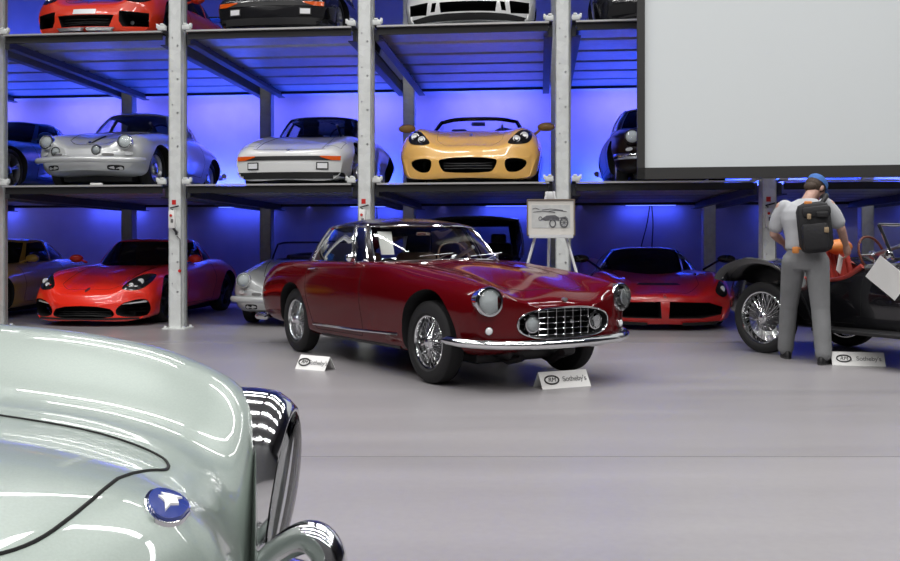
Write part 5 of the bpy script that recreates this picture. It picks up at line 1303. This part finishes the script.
def loft(mb, rings, n=24):
    """rings: (centre, rx, ry, yaw)"""
    V = []; F = []
    for c, rx, ry, yw in rings:
        for k in range(n):
            a = 2 * PI * k / n; x, y = rx * math.cos(a), ry * math.sin(a)
            V.append((c[0] + x * math.cos(yw) - y * math.sin(yw), c[1] + x * math.sin(yw) + y * math.cos(yw), c[2]))
    for i in range(len(rings) - 1):
        for k in range(n): F.append((i * n + k, i * n + (k + 1) % n, (i + 1) * n + (k + 1) % n, (i + 1) * n + k))
    F.append(tuple(range(n))[::-1]); F.append(tuple((len(rings) - 1) * n + k for k in range(n)))
    mb.add(V, F)
def hand(mb, wrist, d, palm, sg):
    """d: direction to the fingers, palm: palm normal"""
    d = Vector(d).normalized(); p = Vector(palm).normalized(); s = d.cross(p).normalized() * sg; w = Vector(wrist)
    limb(mb, [w, w + d * .04, w + d * .085], [.026, .034, .033], 3)
    mb.sphere(w + d * .06, (.036, .036, .04))
    for k, (off, L, cu) in enumerate(((.028, .072, .5), (.010, .080, .6), (-.009, .074, .7), (-.026, .058, .8))):
        a = w + d * .085 + s * off; b = a + (d * math.cos(cu * .5) + p * math.sin(cu * .5)) * L * .5; c = b + (d * math.cos(cu * 1.3) + p * math.sin(cu * 1.3)) * L * .35; e = c + (d * math.cos(cu * 1.9) + p * math.sin(cu * 1.9)) * L * .25
        limb(mb, [a, b, c, e], [.0095, .009, .0082, .007], 3)
    a = w + d * .025 + s * .026; b = a + (d * .6 + s * .75 + p * .3).normalized() * .04; c = b + (d * .9 + s * .2 + p * .45).normalized() * .032
    limb(mb, [a, b, c], [.013, .011, .009], 3)
PP = Vector((3.385, 8.56, 0)); PA = -.39
PE = thing('person', 'person in blue cap, grey shirt and grey trousers bending over the black open car', 'person', PP, PA)
hip = {1: (.095, .0, .93), -1: (-.105, .03, .93)}; knee = {1: (.125, -.01, .50), -1: (-.155, .20, .50)}; ank = {1: (.15, -.075, .09), -1: (-.185, .29, .09)}
sh = {1: (.195, .085, 1.455), -1: (-.215, .09, 1.44)}; elb = {1: (.30, .12, 1.235), -1: (-.285, .13, 1.19)}; wri = {1: (.345, .235, 1.085), -1: (-.20, .33, 1.10)}
hc = Vector((.080, .215, 1.622))       # head centre
b = MB()
loft(b, [((0, .02, .90), .13, .085, 0), ((0, .015, 1.0), .145, .09, 0), ((-.01, .03, 1.15), .14, .085, 0), ((-.015, .06, 1.32), .165, .10, 0), ((-.01, .08, 1.44), .15, .085, 0), ((0, .095, 1.49), .07, .06, 0)])
limb(b, [(0, .09, 1.46), (.03, .125, 1.535), tuple(hc - Vector((.01, .03, .03)))], [.062, .056, .055])
for s in (1, -1):
    limb(b, [hip[s], tuple((Vector(hip[s]) + Vector(knee[s])) / 2), knee[s]], [.085, .075, .055]); limb(b, [knee[s], tuple((Vector(knee[s]) * .65 + Vector(ank[s]) * .35) + Vector((0, -.015, 0))), ank[s]], [.052, .054, .036])
    limb(b, [sh[s], tuple((Vector(sh[s]) + Vector(elb[s])) / 2), elb[s]], [.054, .046, .040]); limb(b, [elb[s], tuple(Vector(elb[s]) * .6 + Vector(wri[s]) * .4), wri[s]], [.040, .038, .026])
    d = Vector(wri[s]) - Vector(elb[s]); hand(b, wri[s], (d.normalized() + Vector((0, .25, -.45))).normalized() if s > 0 else (d.normalized() + Vector((.3, 0, -.3))).normalized(), (-.9, .2, -.1) if s > 0 else (.6, .3, -.7), s)
    F_ = MB()
# head: skull, jaw, nose, ears; looking down and ahead
HM = Matrix.Translation(hc) @ Matrix.Rotation(-.62, 4, 'Z') @ Matrix.Rotation(-.72, 4, 'X')
hd = MB(); hd.sphere((0, -.008, .02), (.076, .098, .092), seg=24); hd.sphere((0, .028, -.035), (.060, .068, .075), seg=20); hd.sphere((0, .045, -.085), (.038, .036, .030), seg=14)
hd.tube([(0, .088, .02), (0, .108, -.012), (0, .118, -.026)], [.009, .012, .015]); hd.sphere((0, .090, -.064), (.026, .012, .007)); hd.sphere((0, .091, -.075), (.022, .011, .007))
for s in (1, -1):
    hd.sphere((.079 * s, -.006, -.012), (.013, .022, .034)); hd.sphere((.031 * s, .083, .012), (.016, .012, .010)); hd.sphere((.034 * s, .082, .030), (.022, .012, .006))
hd.xf(HM); b.v_off = 0
k = len(b.v); b.add(hd.v, hd.f)
remesh(b, 'body', 'skin', PE, .0055, 2)
e = MB()
for s in (1, -1): e.sphere((.031 * s, .089, .012), (.009, .007, .006), seg=10)
e.xf(HM); e.build('eyes', 'print_black', PE)
h = MB(); h.sphere((0, -.022, .012), (.083, .096, .094), seg=24); h.sphere((0, -.065, -.035), (.066, .046, .055), seg=16)
for s in (1, -1): h.sphere((.074 * s, .01, .005), (.014, .03, .04))
h.xf(HM); h.build('hair', 'hair_brown', PE)
c = MB(); V = []; F = []; n = 28
prof = [(0.0, 1.0), (.30, 1.0), (.55, .96), (.78, .80), (.93, .52), (.99, .22), (1.0, .01)]
for z, r in prof:
    for k in range(n):
        a = 2 * PI * k / n; V.append((.091 * r * math.cos(a), -.006 + .112 * r * math.sin(a), .030 + .092 * z))
for i in range(len(prof) - 1):
    for k in range(n): F.append((i * n + k, i * n + (k + 1) % n, (i + 1) * n + (k + 1) % n, (i + 1) * n + k))
F.append(tuple((len(prof) - 1) * n + k for k in range(n))); c.add(V, F)
c.sphere((0, -.006, .123), (.010, .010, .006), seg=10)
c.xf(HM); co = c.build('cap', 'cap_blue', PE)
v = MB(); br = [(math.sin(a) * .078, .085 + .078 * math.cos(a) + .01) for a in [-1.45 + 2.9 * k / 14 for k in range(15)]]; br += [(.07, .06), (.04, .085), (0, .092), (-.04, .085), (-.07, .06)]
v.prism(br, 'z', .030, .036); v.v = [(x, y, z - .9 * max(0, y - .09) ** 1.0 * .25 - 2.2 * x * x) for x, y, z in v.v]; v.xf(HM); v.build('brim', 'cap_blue', co)
# shirt
s_ = MB()
loft(s_, [((0, .02, 1.045), .180, .128, 0), ((0, .018, 1.08), .182, .13, 0), ((-.005, .02, 1.14), .176, .124, 0), ((-.015, .035, 1.22), .182, .125, 0), ((-.02, .05, 1.32), .200, .135, 0), ((-.015, .07, 1.40), .205, .132, 0), ((-.01, .085, 1.455), .185, .108, 0), ((0, .10, 1.495), .115, .085, 0), ((.01, .11, 1.52), .074, .070, 0)])
for s in (1, -1):
    E2 = Vector(sh[s]).lerp(Vector(elb[s]), .72)
    limb(s_, [tuple(Vector(sh[s]) + Vector((-.03 * s, 0, .0))), tuple(Vector(sh[s]).lerp(E2, .5)), tuple(E2)], [.072, .070, .068])
remesh(s_, 'shirt', 'shirt_grey', PE, .009, 3)
t_ = MB()
loft(t_, [((0, .02, .86), .150, .122, 0), ((0, .016, .93), .175, .135, 0), ((0, .016, 1.0), .172, .128, 0), ((0, .02, 1.075), .165, .115, 0)])
for s in (1, -1):
    limb(t_, [hip[s], tuple(Vector(hip[s]).lerp(Vector(knee[s]), .5)), knee[s]], [.110, .096, .082], 5)
    limb(t_, [knee[s], tuple(Vector(knee[s]).lerp(Vector(ank[s]), .5)), tuple(Vector(ank[s]) + Vector((0, 0, .01)))], [.082, .078, .074], 5)
remesh(t_, 'trousers', 'trousers_grey', PE, .010, 3)
for s in (1, -1):
    m = MB(); x, y, z = ank[s]; a = -.18 * s
    loft(m, [((x, y + .055, .012), .046, .142, a), ((x, y + .055, .035), .048, .143, a), ((x, y + .050, .065), .043, .125, a), ((x, y + .02, .095), .040, .078, a), ((x, y, .125), .040, .05, a)], 20)
    so = m.build('shoe', 'shoe_black', PE, sharp=50)
    m = MB(); loft(m, [((x, y + .055, .0), .047, .145, a), ((x, y + .055, .014), .050, .147, a)], 20); m.build('sole', 'sole_grey', so)
# backpack (worn over the right shoulder)
PE.scale = (1.03,) * 3
B = thing('backpack', 'black backpack with orange trim on the back of the person in the blue cap', 'backpack', PP, PA)
B.scale = (1.03,) * 3
m = MB(); m.box((.075, -.155, 1.245), (.29, .17, .46), M=Matrix.Rotation(-.10, 4, 'Y'), bevel=.075); m.build('bag', 'pack_black', B)
m = MB(); m.box((.085, -.255, 1.16), (.22, .06, .24), M=Matrix.Rotation(-.10, 4, 'Y'), bevel=.028); m.build('front_pocket', 'pack_black', B)
m = MB(); m.box((.09, -.225, 1.385), (.24, .07, .10), M=Matrix.Rotation(-.10, 4, 'Y'), bevel=.03); m.build('lid', 'pack_black', B)
for sx_ in (1,):
    m = MB(); q = .10 if sx_ > 0 else -.07
    P = catmull([(q + .03, -.09, 1.46), (q + .075 * sx_ * 1. + .0, -.02, 1.535) if sx_ > 0 else (-.10, -.02, 1.515), ((.14, .12, 1.53) if sx_ > 0 else (-.13, .12, 1.50)), ((.17, .20, 1.42) if sx_ > 0 else (-.15, .20, 1.38)), ((.19, .18, 1.22) if sx_ > 0 else (-.19, .16, 1.2)), ((.20, -.02, 1.08) if sx_ > 0 else (-.17, -.02, 1.07))], 6)
    m.tube(P, .02, n=8); m.build('strap', 'pack_black', B)
for nm, c_, d_, mt in (('orange_tab', (.02, -.18, 1.46), (.07, .03, .045), 'pack_orange'), ('orange_pouch', (-.085, -.16, 1.04), (.06, .05, .06), 'pack_orange'), ('tan_patch', (.03, -.275, 1.34), (.035, .02, .05), 'pack_tan'), ('side_clip', (.175, -.285, 1.22), (.04, .02, .05), 'pack_tan'), ('dark_flap', (.14, -.262, 1.36), (.10, .02, .05), 'black_plastic')):
    m = MB(); m.box(c_, d_, bevel=.012); m.build(nm, mt, B)
m = MB(); m.tube([(-.085, -.15, 1.06), (-.02, -.17, 1.05), (.0, -.15, 1.09)], .012); m.build('hip_belt', 'pack_orange', B)
# leaflet in the right hand
WR = Vector(wri[1])
m = MB(); m.box((0, 0, 0), (.10, .006, .17), bevel=.002); o = m.build('leaflet', 'paper'); o.matrix_world = Matrix.Translation(PP) @ Matrix.Rotation(PA, 4, 'Z') @ Matrix.Translation(WR + Vector((-.045, .06, -.15))) @ Matrix.Rotation(1.15, 4, 'Z') @ Matrix.Rotation(.42, 4, 'Y')
tag(o, 'folded white leaflet in the right hand of the person', 'leaflet')

EXPOSURE = .14
def area(name, loc, sx, sy, power, col=(1, 1, 1), rot=(0, 0, 0), spread=PI):
    L = bpy.data.lights.new(name, 'AREA'); L.shape = 'RECTANGLE'; L.size = sx; L.size_y = sy; L.energy = power; L.color = col; L.spread = spread
    o = bpy.data.objects.new(name, L); COL.objects.link(o); o.location = loc; o.rotation_euler = rot; return o
for i, y in enumerate((-8.5, -4, -.5, 3, 6.3, 9.2)):  # row farthest behind the camera added to brighten posts below the screen
    for x in (-7.8, -2.6, 2.6, 7.8): area('strip_light', (x, y, 8.9), 4.2, .22, 112, (1, .985, .97), (0, 0, 0), 2.5)
BAYN = ['', 'bay beyond the left frame edge', 'bay of the bright red car', 'bay of the white wedge-nosed coupe', 'bay of the yellow roadster', 'bay of the low red supercar', 'bay behind the person', 'bay at the right frame edge']
for i in range(-3, 5):
    (i > -2) and led(i, Z1, 'blue wall light at lower platform level, ' + BAYN[i + 3]); (i > -2) and led(i, Z2, 'blue wall light at upper platform level, ' + BAYN[i + 3])
    for z in (Z1, Z2):
        c = rk(i * BAY + BAY / 2 + .1, 5.0, z + .10)
        area('blue_up', c, 1.9, .06, 90, (.006, .075, .92), (PI - .25, 0, RANG))
        area('violet_up', c + Vector((0, 0, .02)), 1.3, .06, 7, (.50, .38, 1), (PI - .55, 0, RANG), 2.2)
        c = rk(i * BAY + BAY / 2 + .45, 5.20, z - .07 if z < 3 else z + .05)
        area('blue_down', c, 1.1, .05, 5.5 if z < 3 else .5, (.07, .11, 1), (.35, 0, RANG))
        if z > 3: area('violet_down', rk(i * BAY + BAY / 2 + .1, 4.72, z + .10), 1.7, .08, 26, (.24, .20, 1), (.65, 0, RANG), 2.4)
w_ = bpy.data.worlds.new('world'); SC.world = w_; w_.use_nodes = True
w_.node_tree.nodes['Background'].inputs[0].default_value = (.05, .05, .06, 1)
# ------------------------------------------------------------------ camera
cd = bpy.data.cameras.new('camera'); cam = bpy.data.objects.new('camera', cd); COL.objects.link(cam)
cam.location = (0, 0, 1.1); cam.rotation_euler = (PI / 2, 0, 0)
cd.sensor_width = 36; cd.lens = 36; cd.shift_y = -(280.5 - 247) / 900
cd.clip_start = .05
SC.camera = cam
SC.view_settings.view_transform = 'Standard'; SC.view_settings.look = 'None'; SC.view_settings.gamma = 1; SC.view_settings.use_curve_mapping = False
SC.view_settings.exposure = EXPOSURE
